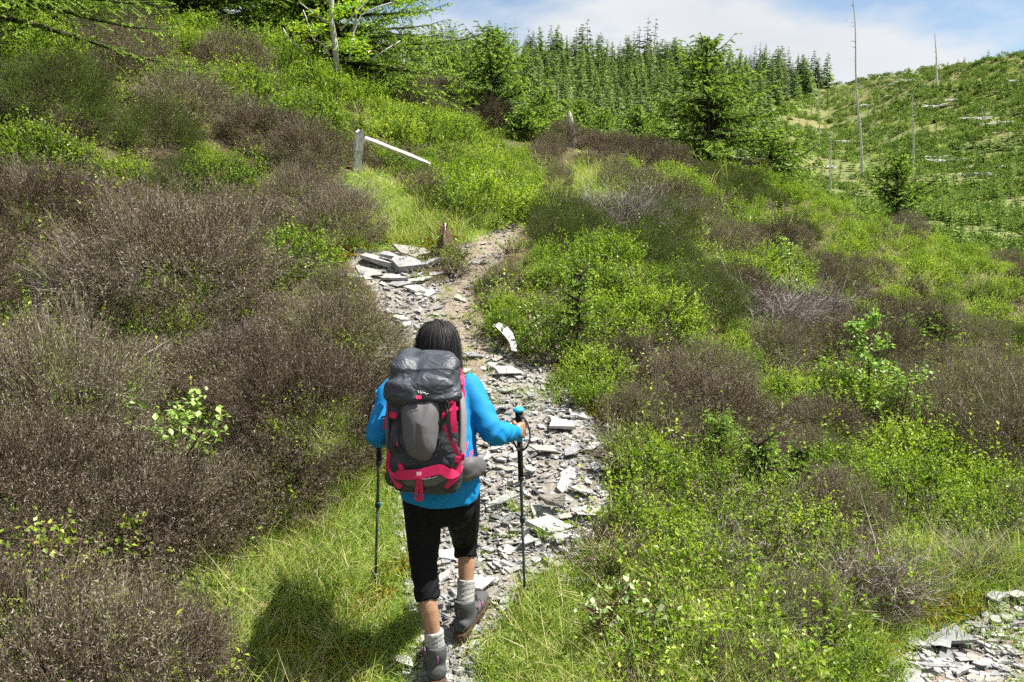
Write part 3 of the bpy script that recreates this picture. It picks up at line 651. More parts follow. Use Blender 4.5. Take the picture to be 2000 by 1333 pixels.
gn_scatter('moss', np.c_[X, Y, Z], np.c_[np.zeros((n, 2)), rng.uniform(0, 6.28, n)], rng.uniform(.5, 1.1, n), rng.integers(0, 2, n), MO, 'yellow and orange moss cushions on the banks', 'moss', realize=True)
# low leafy sprigs between the grasses
SPR = [bilberry_mesh(70 + i, 260, .12, .13, .02) for i in range(3)] + [heather_mesh(80 + i, 120, .13, .16) for i in range(2)]
X, Y, Z = frustum_pts(5200, 2.9, 16, 120); PX, PY = proj(X, Y, Z); pth = is_path(X, Y, Z, 10)
right = (PX > 1000) | (PY < 460)
sel = ~pth & ((inany(GRASS, PX, PY) & right & (PX > 1150) & ~inpoly(TRACK, PX + 40, PY + 60) & (rng.random(len(X)) < .22)) | (~inany(GRASS, PX, PY) & (rng.random(len(X)) < .32)) | (rng.random(len(X)) < .01))
sel &= ~((PX > 700) & (PX < 1180) & (PY > 980))
X, Y, Z = X[sel], Y[sel], Z[sel]; n = len(X)
gn_scatter('low_sprigs', np.c_[X, Y, Z], np.c_[np.zeros((n, 2)), rng.uniform(0, 6.28, n)], rng.uniform(.7, 1.6, n), np.where(rng.random(n) < .72, rng.integers(0, 3, n), rng.integers(3, 5, n)), SPR, 'low bilberry and heather sprigs scattered through the grass', 'undergrowth')

# ------------------------------------------------------------------ slate: chips, loose slabs, outcrop
def slab_mesh(seed, asp=.65, th=.10, nv=5, bev=.985):
    """angular split-slate plate: few straight edges, sharp rims, stepped top"""
    q = np.random.default_rng(seed); a = np.sort(np.linspace(0, 6.283, nv, endpoint=False) + q.uniform(-.5, .5, nv)); r = q.uniform(.6, 1.2, nv)
    o = np.stack([r * np.cos(a) * .5, r * np.sin(a) * .5 * asp], -1)
    if q.random() < .6:                                    # a nick broken out of one edge
        i = int(q.integers(0, nv)); m1 = o[i] * .62 + o[(i + 1) % nv] * .38; o = np.insert(o, i + 1, m1 * q.uniform(.78, .9), 0)
    n = len(o); g = Geo(); sx, sy = q.uniform(-.10, .10, 2)
    tz = th / 2 + o[:, 0] * sx + o[:, 1] * sy
    top = np.c_[o * bev, tz]; bot = np.c_[o * q.uniform(.9, 1.08, (n, 1)), np.full(n, -th / 2) + o[:, 0] * q.uniform(-.1, .1)]
    ctr = o.mean(0); v = np.r_[top, bot, [[*ctr, th / 2 + ctr[0] * sx + ctr[1] * sy + .004]], [[*ctr, -th / 2]]]; F = []
    for i in range(n):
        j = (i + 1) % n; F += [[i, j, 2 * n], [n + i, n + j, j], [n + i, j, i], [n + j, n + i, 2 * n + 1]]
    g.add(v, F); return g.mesh('slate_slab', [M['slate']])
SL = [slab_mesh(i, (.42, .52, .62, .75)[i % 4], (.035, .055, .08)[i % 3], 4 + i % 2) for i in range(12)]
CH = [slab_mesh(100 + i, (.4, .55, .75)[i % 3], (.05, .08, .13)[i % 3], 3 + i % 3) for i in range(9)]
def tilt_rot(x, y, zrot, wob_=.18):
    n = normal_at(x, y, .12); q = Vector((0, 0, 1)).rotation_difference(n) @ Euler((rng.normal(0, wob_), rng.normal(0, wob_), zrot)).to_quaternion(); return q.to_euler()
# hand-placed slabs: pixel centre, length in pixels, turn, lift, tilt, words
BIG = [(990, 728, 66, .1, 'wide pale slate slab lying behind the hiker\'s right shoulder'), (962, 716, 30, .6, 'small pale slate chip just left of the wide slab behind her shoulder'), (1098, 832, 78, 2.4, 'smooth grey slate slab leaning up the path beyond her right fist'),
       (1118, 882, 44, .2, 'light slate flag right of the right pole near the path edge'), (1160, 876, 50, .3, 'thick pale slate block at the right path edge'), (1163, 914, 36, .1, 'short thick slate under the right edge bilberry'), (1070, 1030, 84, .15, 'largest flat slate sheet right of the right pole'),
       (1150, 1000, 56, .5, 'bright slate flag right of the brown boulder'), (1122, 1140, 72, .2, 'pale flat slab set in grass right of the right pole tip'), (790, 1292, 52, 2.7, 'bright slate wedge beside her left boot'), (748, 1318, 62, .5, 'grey slate at the bottom edge left of her boot'),
       (1160, 786, 32, .4, 'lone slate stuck in the right bank'), (1040, 775, 36, .2, 'pale slate with thick lower edge above the right pole grip'), (1095, 1055, 50, .3, 'square slate below the largest sheet'), (1030, 1060, 48, .2, 'broad slate just right of the right pole shaft'),
       (1100, 950, 44, .8, 'white slate above the brown boulder'), (985, 980, 70, .1, 'long flat slate right of her hip'), (1035, 920, 40, 2.2, 'white slate right of the pole below her fist'), (935, 1145, 60, .45, 'pale slate beside her right sock'), (1135, 960, 40, 2.8, 'slate leaning on the right path edge'),
       (1190, 845, 30, .2, 'small slate at the upper right path margin'), (735, 512, 40, -.3, 'pale slab lying below the outcrop'), (1060, 880, 60, 2.5, 'buff slate right of the pole strap'), (930, 1230, 26, .3, 'slate right of her right boot heel'), (922, 1265, 28, .9, 'pale slate between boot and grass'),
       (1790, 1260, 60, -.5, 'slate on the left margin of the lower right track'), (1850, 1248, 110, -.5, 'long white slate blade on the lower right track'), (1835, 1258, 60, -.9, 'slate blade leaning below the long white one'), (1825, 1305, 60, -.5, 'slate blade at the bottom of the lower right track'),
       (1945, 1168, 60, -.1, 'pale slab at the right picture edge of the track'), (1985, 1165, 40, -.4, 'pointed slate at the far right edge'), (1725, 1315, 50, 1.2, 'pale stone half sunk in grass left of the track'), (1905, 1225, 46, -.6, 'thin slate below the orange moss'), (1920, 1300, 40, .2, 'slate on the bare earth of the track')]
used = []
for i, (px, py, L_, rz, words) in enumerate(BIG):
    p = ground_at(px, py); d = p.y; s = L_ / FPX * d * 1.08
    o = obj('loose_slate', SL[i % 12], loc=p + Vector((0, 0, .012)), rot=tilt_rot(p.x, p.y, rz, .10), scl=(s, s * 1.15, s * rng.uniform(.7, 1.2)), label=words, cat='slate', group='loose slates on the path'); used.append((p.x, p.y, s))
# further loose slates along both tracks
X, Y, Z = frustum_pts(5200, 3.0, 9.6, 60, .9); PX, PY = proj(X, Y, Z); ok = is_path(X, Y, Z, 5); cand = []
dm = inpoly(DIRT, PX, PY)
for i in np.nonzero(ok)[0]:
    if dm[i] and rng.random() < .7: continue
    s = float(np.clip(rng.lognormal(-2.2, .42), .06, .27)); x, y = float(X[i]), float(Y[i])
    if any((x - a) ** 2 + (y - b) ** 2 < (.42 * (s + q)) ** 2 for a, b, q in used): continue
    if (x + .31) ** 2 + (y - 3.62) ** 2 < .03 or (x + .19) ** 2 + (y - 3.9) ** 2 < .03: continue
    used.append((x, y, s)); cand.append((s, x, y, float(Z[i])))
cand.sort(key=lambda c: -c[0] / c[2]); print('SLATES', len(cand))
items = []
for (s, x, y, z) in cand[:255]:
    px, py = proj(x, y, z); items.append((float(px), float(py), 'thumb sized' if s < .07 else 'hand sized' if s < .12 else 'plate sized'))
labs = name_spots(items, 'grey slate', 'small slate')
for (s, x, y, z), lb in zip(cand[:255], labs):
    obj('loose_slate', SL[int(rng.integers(0, 12))], loc=(x, y, z - .012), rot=tilt_rot(x, y, rng.normal(.1, .7), .12), scl=(s, s, s * rng.uniform(.8, 1.3)), label=lb, cat='slate', group='loose slates on the path')
X, Y, Z = frustum_pts(60000, 2.9, 10.5, 60, 1.0); PX, PY = proj(X, Y, Z); ok = is_path(X, Y, Z, 18) & ~(inpoly(DIRT, PX, PY) & (rng.random(len(X)) < .75)); X, Y, Z = X[ok], Y[ok], Z[ok]; n = len(X)
s = np.clip(rng.lognormal(-3.25, .5, n), .012, .10)
nx = (H(X + .1, Y) - H(X - .1, Y)) / .2; ny = (H(X, Y + .1) - H(X, Y - .1)) / .2
gn_scatter('slate_chips', np.c_[X, Y, Z - .026 + s * .05], np.c_[np.arctan(ny) + rng.normal(0, .16, n), -np.arctan(nx) + rng.normal(0, .16, n), rng.uniform(0, 6.28, n)], s, rng.integers(0, 9, n), CH, 'small broken slate chips covering the path', 'slate chips', realize=True)
print('CHIPS', n)
# outcrop of bedded slabs on the left of the path head
p0 = ground_at(770, 520); oc = thing('rock_outcrop', p0, 'bedded slate outcrop breaking out of the bank left of the path head', 'rock')
for i, (px, py, L_, dz, th, rz) in enumerate(((728, 512, 95, .03, 1.4, -.35), (795, 522, 105, .03, 1.6, -.2), (715, 532, 70, .0, 1.2, -.5), (765, 542, 80, .0, 1., -.3), (838, 518, 70, .02, 1.6, -.1), (800, 505, 80, .06, 1.8, -.25), (850, 536, 50, .0, 1.2, .1), (690, 540, 50, .0, 1.1, -.4), (815, 545, 60, -.01, 1.2, -.2), (760, 512, 70, .06, 1.5, -.3))):
    p = ground_at(px, py); s = L_ / FPX * p.y
    obj('slab', SL[(i * 4 + 1) % 12], oc, loc=p - p0 + Vector((0, 0, dz)), rot=tilt_rot(p.x, p.y, rz, .14), scl=(s, s * .8, s * th))
# brown boulder
def boulder(seed):
    """angular block: hull of a few scattered corners, edges slightly chipped"""
    q = np.random.default_rng(seed); bm = bmesh.new()
    for c in q.uniform(-.5, .5, (13, 3)) * [1.0, .85, .75]: bm.verts.new(c)
    r_ = bmesh.ops.convex_hull(bm, input=bm.verts[:]); bmesh.ops.delete(bm, geom=[v for v in r_['geom_interior'] if isinstance(v, bmesh.types.BMVert)], context='VERTS')
    bmesh.ops.bevel(bm, geom=bm.edges[:], offset=.025, segments=1, affect='EDGES')
    me = bpy.data.meshes.new('boulder'); bm.to_mesh(me); bm.free(); me.materials.append(M['boulder']); return me
p = ground_at(1080, 990); obj('boulder', boulder(6), loc=p + Vector((0, 0, .035)), rot=(.1, -.1, .35), scl=(.15, .12, .13), label='angular brown boulder sitting among the slates right of the right pole', cat='boulder')
# curved white slab
p = ground_at(996, 702); s = FPX / p.y
outl = [(972, 644), (985, 640), (1000, 648), (1010, 662), (1014, 680), (1013, 696), (1003, 694), (1001, 680), (994, 668), (984, 656)]
O2 = np.array([((a - 1000) / s, (692 - b) / s * 1.5) for a, b in outl]); g = Geo(); k = len(O2); fr = np.c_[O2[:, 0], np.zeros(k), O2[:, 1]]; bk = fr + [0.004, .014, .003]; c1, c2 = fr.mean(0), bk.mean(0)
v = np.r_[fr, bk]; F = []
for i in range(k):
    j = (i + 1) % k; F += [[i, i + k, j + k], [i, j + k, j]]
h = [(0, 1, 9), (1, 8, 9), (1, 2, 8), (2, 7, 8), (2, 3, 7), (3, 6, 7), (3, 4, 6), (4, 5, 6)]
F += [list(t) for t in h] + [[a + k, c + k, b + k] for a, b, c in h]
g.add(v, F); obj('pale_curved_stone', g.mesh('white_slab', [M['whitestone']]), loc=p + Vector((0, 0, .075)), rot=(-.95, .0, .1), label='curved white slab leaning on the right bank beyond the hiker', cat='stone')

# ------------------------------------------------------------------ timber: white post and rail, stump, broken trunk, snags
def wood_prism(pts, rad, seed, n=9, rough=.14, top=None):
    """rough timber through points: uneven rings, ragged ends"""
    q = np.random.default_rng(seed); g = Geo(); P = np.array([tuple(p) for p in pts], float); k = len(P); T = nrm(np.gradient(P, axis=0)); ref = np.array([1., 0, 0]); prof = 1 + q.uniform(-rough, rough, n); v = []
    for i in range(k):
        X = ref - T[i] * np.dot(ref, T[i]); X /= np.linalg.norm(X) if np.linalg.norm(X) > 1e-6 else 1; Yv = np.cross(T[i], X)
        for j in range(n):
            a = 6.2832 * j / n; rr_ = rad[i] * prof[j] * (1 + q.uniform(-.05, .05)); o = (X * math.cos(a) + Yv * math.sin(a)) * rr_
            if i == k - 1 and top: o = o + T[i] * q.uniform(-top, top)
            v.append(P[i] + o)
    v += [P[0], P[-1]]; F = []
    for i in range(k - 1):
        for j in range(n):
            a, b = i * n + j, i * n + (j + 1) % n; F += [[a, b, b + n], [a, b + n, a + n]]
    for j in range(n): F += [[k * n, (j + 1) % n, j], [k * n + 1, (k - 1) * n + j, (k - 1) * n + (j + 1) % n]]
    g.add(v, F); return g
def lin(a, b, k): return [Vector(a).lerp(Vector(b), t) for t in np.linspace(0, 1, k)]
pb = ground_at(699, 335); D_ = pb.y; f = thing('broken_fence', pb, 'white weathered fence post with one fallen rail beside the green bank', 'fence')
top = W(703, 256, D_ - .05); base = W(697, 350, D_); obj('post', wood_prism([q - pb for q in lin(base, top, 6)], [.062, .07, .058, .066, .058, .048], 3, 9, .32, .03).mesh('post', [M['whitewood']]), f)
r0, r1 = W(712, 270, D_ + .02), W(838, 320, D_ + .35); obj('rail', wood_prism([q - pb for q in lin(r0, r1, 7)], [.034, .040, .034, .037, .040, .033, .028], 5, 8, .3, .06).mesh('rail', [M['whitewood']]), f)
p = ground_at(866, 497); t1 = Vector((0.0, 0, .30)); st = thing('rotten_stump', p, 'short rotten wooden stump standing in the middle of the path fork', 'stump')
obj('trunk', wood_prism(lin((0, 0, -.05), (.01, 0, .24), 5), [.085, .066, .072, .06, .052], 8, 12, .42, .10).mesh('trunk', [M['rotwood']]), st)
obj('splinter', wood_prism(lin((.005, -.02, .18), (.02, -.01, .28), 3), [.035, .028, .008], 12, 6, .2, .02).mesh('splinter', [M['greywood']]), st)
p = ground_at(1120, 306, 12); p = W(1119, 306, 19.5); zg = Hs(p.x, p.y); q = W(1111, 215, 19.5); base = Vector((p.x, p.y, zg - .1))
obj('dead_tree', wood_prism([b - base for b in lin(base, q, 7)], [.10, .095, .09, .085, .075, .06, .03], 21, 9, .15, .05).mesh('broken_trunk', [M['greywood']]), loc=base, label='broken grey dead tree trunk standing beyond the path crest', cat='dead trunk')
snags = [(1686, 300, 1666, 2, 84, .14, 'tallest bare dead pole standing on the felled hillside, top at the picture edge'), (1832, 180, 1826, 64, 135, .17, 'straight bare pole near the right skyline of the felled hill'), (1787, 308, 1782, 182, 80, .10, 'thin bare pole right of the tallest one'),
         (1503, 172, 1496, 84, 190, .17, 'bare pale snag where the wood meets the felled hill'), (1920, 272, 1918, 208, 100, .10, 'short bare pole low on the right of the felled hill'), (1603, 262, 1599, 165, 110, .08, 'faint thin pole left of the tallest one'), (1496, 178, 1490, 108, 188, .13, 'shorter snag beside the one at the edge of the wood'),
         (791, 185, 785, 55, 34, .07, 'pale dead trunk behind the left spruce at the edge of the wood'), (846, 72, 843, 28, 190, .12, 'bare snag on the left skyline of the wood'), (1008, 75, 1006, 24, 195, .13, 'white snag on the middle skyline of the wood'), (1626, 300, 1622, 255, 70, .07, 'stubby pole below the faint thin pole'), (1086, 235, 1092, 160, 60, .04, 'thin dead stem inside the lower wood'), (1480, 155, 1477, 95, 195, .1, 'leaning bare stem near the right end of the wood')]
for i, (bx, by, tx, ty, d, r, words) in enumerate(snags):
    b = W(bx, by, d); zg = Hs(b.x, b.y); t = W(tx, ty, d); b.z = min(b.z, zg) - .2; cv = [q - b for q in lin(b, t, 9)]; am = (t - b).length * .006
    for j in range(1, 8): cv[j] = cv[j] + Vector((am * math.sin(j * 1.1 + i * 2), 0, 0))
    g = wood_prism(cv, np.linspace(r, r * .25, 9), 40 + i, 6, .12)
    for k in range(18):
        u = rng.uniform(.3, .99); c = Vector((0, 0, 0)).lerp(t - b, u); a = rng.uniform(0, 6.28); l = (t - b).length * rng.uniform(.02, .06); g.tubes([c], [c + Vector((math.cos(a) * l, math.sin(a) * l, l * .3))], r * .22, r * .08)
    obj('dead_pole', g.mesh('dead_pole', [M['greywood']]), loc=b, label=words, cat='dead tree', group='bare dead poles on the far hills')
# ------------------------------------------------------------------ trees
def spruce_geo(Hh, Wd, seed, wh=.22, per=6, tip=.3, twig=.30, needle=.052, nw=.010, dens=20, base=.06, flat=1.0, asym=None):
    """trunk and whorls of branches carrying needle shoots. Returns (trunk, crown)"""
    q = np.random.default_rng(seed); tr = Geo(); cr = Geo(); k = 12; zz = np.linspace(-.15, Hh, k)
    bend = np.c_[.03 * Hh * np.sin(zz / Hh * 3 + seed), .02 * Hh * np.sin(zz / Hh * 4 + 1), zz]
    tr.path_tube(bend, np.linspace(.032 * Hh ** .8, .006, k), 0, .4, 8)
    z = base * Hh; Pn, Dn, Nn, Rn = [], [], [], []
    while z < Hh * .985:
        f = (z - base * Hh) / (Hh * (1 - base)); prof = (1 - f) ** .75 * (.82 + .3 * min(1, f / .12)) if f > .02 else .8
        nb = max(4, int(per * (1 - .3 * f)));
        for b in range(nb):
            a = q.uniform(0, 6.283); ln = Wd * .5 * prof * q.uniform(.65, 1.18)
            if asym: ln *= 1 + asym[0] * math.cos(a - asym[1]) * (1 - f)
            ln = max(ln, .10); z0 = z + q.normal(0, wh * .3); c0 = np.array([np.interp(z0, zz, bend[:, 0]), np.interp(z0, zz, bend[:, 1]), z0])
            out = np.array([math.cos(a), math.sin(a), 0]); rise = q.uniform(-.12, .25) + .75 * f ** 2; S = 7; ts = np.linspace(0, 1, S)
            curve = c0 + out * (ln * ts)[:, None]; curve[:, 2] += ln * (rise * ts - .32 * (1 - f) * flat * ts ** 2 + .18 * ts ** 4)
            tr.path_tube(curve, np.linspace(.010 + .012 * ln, .003, S), 0, .3, 4)
            nt_ = max(5, int(ln / (twig * .27)))
            for t in np.linspace(.12, 1.0, nt_):
                pt = np.array([np.interp(t, ts, curve[:, i]) for i in range(3)]); tang = out + np.array([0, 0, .1]); side = np.array([-math.sin(a), math.cos(a), 0])
                for sgn in ((-1, 1) if t < .96 else (0,)):
                    l = twig * q.uniform(.55, 1.15) * (1.05 - .45 * t) * (.55 + .45 * min(1, ln / .8)); dv = tang * (.75 if sgn else 1) + side * sgn * q.uniform(.5, 1.0) + np.array([0, 0, q.normal(-.22, .32)]); dv /= np.linalg.norm(dv)
                    m_ = max(6, int(dens * l / twig)); u = q.uniform(0, 1, m_); Pn.append(pt + dv * (l * u)[:, None] + [0, 0, 0] - np.array([0, 0, 1]) * (.12 * l * u ** 2)[:, None])
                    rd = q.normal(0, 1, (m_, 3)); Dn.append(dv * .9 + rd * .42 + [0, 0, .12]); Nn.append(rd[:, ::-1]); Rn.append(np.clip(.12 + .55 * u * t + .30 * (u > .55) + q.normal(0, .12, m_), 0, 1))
        z += wh * q.uniform(.6, 1.2) * (1 - .35 * f)
    Pn, Dn, Nn, Rn = map(np.concatenate, (Pn, Dn, Nn, Rn)); m_ = len(Pn)
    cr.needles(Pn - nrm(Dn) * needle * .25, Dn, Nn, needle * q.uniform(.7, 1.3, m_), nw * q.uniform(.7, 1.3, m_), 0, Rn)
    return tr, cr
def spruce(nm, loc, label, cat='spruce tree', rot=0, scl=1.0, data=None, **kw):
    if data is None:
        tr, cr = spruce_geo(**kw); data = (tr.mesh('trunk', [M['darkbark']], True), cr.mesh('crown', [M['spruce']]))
    t = thing(nm, loc, label, cat, rot=(0, 0, rot), scl=scl); obj('trunk', data[0], t); obj('crown', data[1], t); return data
def foot(px, py, d): p = W(px, py, d); return Vector((p.x, p.y, Hs(p.x, p.y)))
b = foot(1376, 316, 17.5); hh = (W(1376, 78, 17.5).z - b.z)
spruce('spruce_tree', b, 'tall bright tipped spruce standing on the crest right of the path', Hh=hh, Wd=3.05, seed=1, per=8, wh=.16, twig=.30, needle=.055, nw=.022, dens=38, asym=(.25, -.2))
b = foot(1500, 365, 17.5); spruce('spruce_tree', b, 'low spreading spruce boughs at the right foot of the tall spruce', Hh=.95, Wd=2.3, seed=5, per=7, wh=.14, twig=.28, needle=.05, nw=.019, dens=40, flat=.6)
b = foot(965, 262, 19.0); hh = (W(965, 62, 19.0).z - b.z)
D1 = spruce('spruce_tree', b, 'dark round spruce standing left of the path crest', Hh=hh, Wd=3.0, seed=2, per=8, wh=.16, twig=.30, needle=.055, nw=.022, dens=38, flat=.5)
b = foot(1020, 285, 18.0); spruce('spruce_tree', b, 'low spruce boughs under the right side of the dark round spruce', Hh=.6, Wd=1.2, seed=6, per=10, wh=.09, twig=.22, needle=.05, nw=.019, dens=40, flat=.6)
big = spruce_geo(Hh=5.2, Wd=4.6, seed=3, per=10, wh=.18, twig=.38, needle=.058, nw=.02, dens=36, base=.03); big = (big[0].mesh('trunk', [M['darkbark']], True), big[1].mesh('crown', [M['spruce']]))
b = foot(665, 190, 15.5); spruce('spruce_tree', b, 'big spruce behind the rowan at the top of the left bank', data=big, scl=.92)
b = foot(520, 90, 18.5); spruce('spruce_tree', b, 'big spruce filling the top edge left of the rowan', data=big, rot=2.1, scl=1.0)
b = foot(330, 40, 14.5); spruce('spruce_tree', b, 'big spruce at the top edge above the bright green bilberry', data=big, rot=4.0, scl=.9)
b = Vector((-5.9, 9.9, 0)); b.z = Hs(b.x, b.y); spruce('spruce_tree', b, 'spruce whose drooping branches fill the top left corner', Hh=3.8, Wd=4.6, seed=31, per=6, wh=.26, twig=.34, needle=.045, nw=.014, dens=60, base=.05)
b = Vector((-7.4, 13.6, 0)); b.z = Hs(b.x, b.y); spruce('spruce_tree', b, 'spruce behind the drooping branches in the top left corner', data=big, rot=3.1, scl=.95)
b = foot(1750, 442, 21.0); md = spruce_geo(Hh=1.35, Wd=1.9, seed=8, per=7, wh=.13, twig=.2, needle=.05, nw=.019, dens=38, flat=.5); md = (md[0].mesh('trunk', [M['darkbark']], True), md[1].mesh('crown', [M['spruce']]))
spruce('spruce_tree', b, 'low bushy olive spruce standing on the right crest', data=md, scl=1.35)
for (px, py, d, s, rz, wd) in ((1640, 400, 24, .75, 1, 'small spruce on the right crest left of the low bushy one'), (1580, 395, 25, .8, 2, 'small spruce just right of the low spreading boughs'), (1240, 300, 24, 1.2, 3, 'light spruce in the gap left of the tall crest spruce'), (1180, 300, 27, 1.1, 4, 'spruce in the gap right of the broken trunk'), (1060, 300, 26, 1.2, .5, 'spruce left of the broken trunk'), (870, 215, 26, 1.5, 1.5, 'spruce left of the dark round one'), (820, 200, 30, 1.7, 2.5, 'spruce at the left edge of the gap beside the dead trunk'), (1290, 310, 26, 1.1, 5.5, 'spruce left behind the tall crest spruce'), (1135, 300, 30, 1.3, 5.1, 'spruce right behind the broken trunk')):
    spruce('spruce_tree', foot(px, py, d), wd, data=md, rot=rz, scl=s)
sm = spruce_geo(Hh=.62, Wd=.52, seed=12, per=5, wh=.075, twig=.12, needle=.024, nw=.008, dens=44, base=.2); b = foot(1125, 625, 6.6)
spruce('spruce_seedling', b, 'upright spruce seedling right of the path beyond the curved slab', 'spruce seedling', data=(sm[0].mesh('trunk', [M['darkbark']], True), sm[1].mesh('crown', [M['spruce']])))
sm2 = spruce_geo(Hh=.30, Wd=.50, seed=14, per=7, wh=.05, twig=.12, needle=.024, nw=.008, dens=40, base=.1, flat=.8); b = foot(1480, 940, 5.2); md2 = (sm2[0].mesh('trunk', [M['darkbark']], True), sm2[1].mesh('crown', [M['spruce']]))
spruce('spruce_seedling', b + Vector((0, 0, .1)), 'low spreading spruce seedling on the right slope', 'spruce seedling', data=md2)
# bent sapling: crooked stem, flat topped crown
b = foot(1418, 900, 5.4); t = thing('bent_spruce', b, 'bent spruce sapling with a crooked bare stem and flat crown', 'spruce seedling'); g = Geo(); g.path_tube([(0, 0, -.05), (-.01, 0, .12), (-.04, 0, .22), (-.06, .01, .30), (-.04, 0, .36)], [.011, .010, .009, .008, .004], 0, .6, 6); obj('trunk', g.mesh('trunk', [M['stem']], True), t)
o = obj('crown', md2[1], t, loc=(-.05, 0, .27), scl=(.68, .68, .55))
for px, py, d, s, wd in ((1830, 500, 9.5, 1.3, 'feathery spruce seedling below the right crest'), (1770, 560, 9.0, 1.3, 'feathery spruce seedling on the right slope above the birch'), (1560, 930, 5.4, .7, 'tiny spruce seedling right of the low spreading one')):
    spruce('spruce_seedling', foot(px, py, d) + Vector((0, 0, .12)), wd, 'spruce seedling', data=md2, scl=s, rot=s * 3)

def leafy(nm, loc, label, cat, Hh, Wd, nl, leaf, mat, seed, lean=(0, 0), stems=1, bark='stem'):
    q = np.random.default_rng(seed); st = Geo(); lf = Geo(); tips = []
    for s_ in range(stems):
        l0 = np.array([lean[0], lean[1], 1.0]) + np.r_[q.normal(0, .25 if stems > 1 else .05, 2), 0]; k = 7; ts = np.linspace(0, 1, k); P = np.outer(ts, l0) * Hh * q.uniform(.75, 1) + np.c_[.03 * np.sin(ts * 5 + s_), .03 * np.cos(ts * 4 + s_), np.zeros(k)] * Hh
        st.path_tube(P, np.linspace(.012 * Hh + .003, .002, k), 0, .5, 5)
        for t in np.linspace(.2, 1, int(15 * Hh + 6)):
            c = np.array([np.interp(t, ts, P[:, i]) for i in range(3)]); a = q.uniform(0, 6.28); l = Wd * .5 * (1.15 - .7 * t) * q.uniform(.5, 1.1); dv = np.array([math.cos(a), math.sin(a), q.uniform(.1, .7)]); e = c + dv * l
            st.tubes([c], [e], .004, .0015, 0, .4); m_ = 5; u = q.uniform(.3, 1.05, m_); tips.append(c + dv * (l * u)[:, None] + q.normal(0, .015, (m_, 3)))
    T_ = np.concatenate(tips); T_ = T_[q.integers(0, len(T_), nl)] + q.normal(0, leaf * .55, (nl, 3)); s = q.uniform(.6, 1.2, nl)
    lf.leaves(T_, q.normal(0, .7, (nl, 3)) + [0, 0, -.05], nrm(q.normal(0, .5, (nl, 3)) + [0, 0, 1]), leaf * s, leaf * .72 * s, 0, q.random(nl), .12, .4)
    t = thing(nm, loc, label, cat); obj('stem', st.mesh('stem', [M[bark]], True), t); obj('foliage', lf.mesh('foliage', [M[mat]]), t); return t
leafy('birch_sapling', foot(1690, 760, 7.0), 'tall birch sapling with pale fresh leaves rising from the right heather slope', 'birch sapling', 1.05, .80, 1100, .038, 'birch', 1)
leafy('birch_sapling', foot(1745, 800, 6.6), 'lower birch sapling below the tall one on the right slope', 'birch sapling', .6, .7, 480, .036, 'birch', 2, (.2, 0))
leafy('birch_sapling', foot(310, 860, 4.6) + Vector((0, 0, .16)), 'leafy birch seedling spreading over the left heather bank', 'birch sapling', .44, .46, 340, .042, 'birch', 3, (.45, 0), 3)
leafy('birch_sapling', foot(270, 830, 4.8) + Vector((0, 0, .16)), 'small birch seedling just left of the spreading one', 'birch sapling', .40, .26, 90, .036, 'birch', 33, (-.1, 0), 1)
leafy('birch_sapling', foot(1045, 640, 6.5), 'small pale birch seedling on the right path bank below the spruce seedling', 'birch sapling', .36, .26, 110, .03, 'willow', 4, (0, 0), 2)
leafy('willow_bush', foot(1175, 1270, 3.75), 'willow shoots with silvery leaves in the grass below the right pole', 'willow', .26, .26, 110, .034, 'willow', 5, (0, 0), 5)
leafy('willow_bush', foot(1290, 1270, 3.72), 'willow shoots with silvery leaves right of the first clump in the grass', 'willow', .22, .26, 80, .036, 'willow', 6, (0, 0), 4)
leafy('willow_bush', foot(1235, 1210, 3.95), 'small willow shoot between the two silvery clumps', 'willow', .16, .16, 45, .032, 'willow', 7, (0, 0), 3)
leafy('willow_bush', foot(1250, 700, 6.2), 'pale leaved willow on the heather edge right of the path', 'willow', .38, .36, 90, .03, 'willow', 8, (.1, 0), 3)
leafy('leafy_shoot', foot(505, 400, 7.6), 'bright leafy shoot poking through the left heather', 'shrub', .62, .16, 130, .03, 'bilberry', 9)
leafy('leafy_shoot', foot(150, 300, 7.4), 'bright leafy shoot high on the left heather bank', 'shrub', .6, .34, 260, .03, 'bilberry', 10, (0, 0), 3)
leafy('leafy_shoot', foot(1540, 560, 9.4), 'bright leafy shoot on the right heather slope above the birch', 'shrub', .85, .4, 260, .032, 'birch', 11)
for (px, py, d, wd) in ((375, 1135, 4.15, 'grey green leaf rosette at the foot of the left heather'), (435, 1145, 4.1, 'grey green leaf rosette in the grass right of the first one')):
    q = np.random.default_rng(px); n = 14; a = q.uniform(0, 6.28, n); lf = Geo(); lf.leaves(np.zeros((n, 3)), np.c_[np.cos(a), np.sin(a), q.uniform(.2, .9, n)], np.c_[np.zeros((n, 2)), np.ones(n)] + q.normal(0, .1, (n, 3)), q.uniform(.09, .15, n), q.uniform(.03, .045, n), 0, q.uniform(.7, 1, n), .15, .5)
    t = thing('leaf_rosette', foot(px, py, d) + Vector((0, 0, .02)), wd, 'plant'); obj('foliage', lf.mesh('foliage', [M['willow']]), t)
leafy('leafy_shoot', foot(95, 1320, 3.45) + Vector((0, 0, .22)), 'bright bilberry shoots poking out of the heather in the bottom left corner', 'shrub', .34, .34, 300, .026, 'bilberry', 21, (0, 0), 6)
leafy('leafy_shoot', foot(230, 1240, 3.75) + Vector((0, 0, .2)), 'bright bilberry shoots between the two lowest heather mounds at left', 'shrub', .3, .26, 200, .026, 'bilberry', 22, (0, 0), 5)
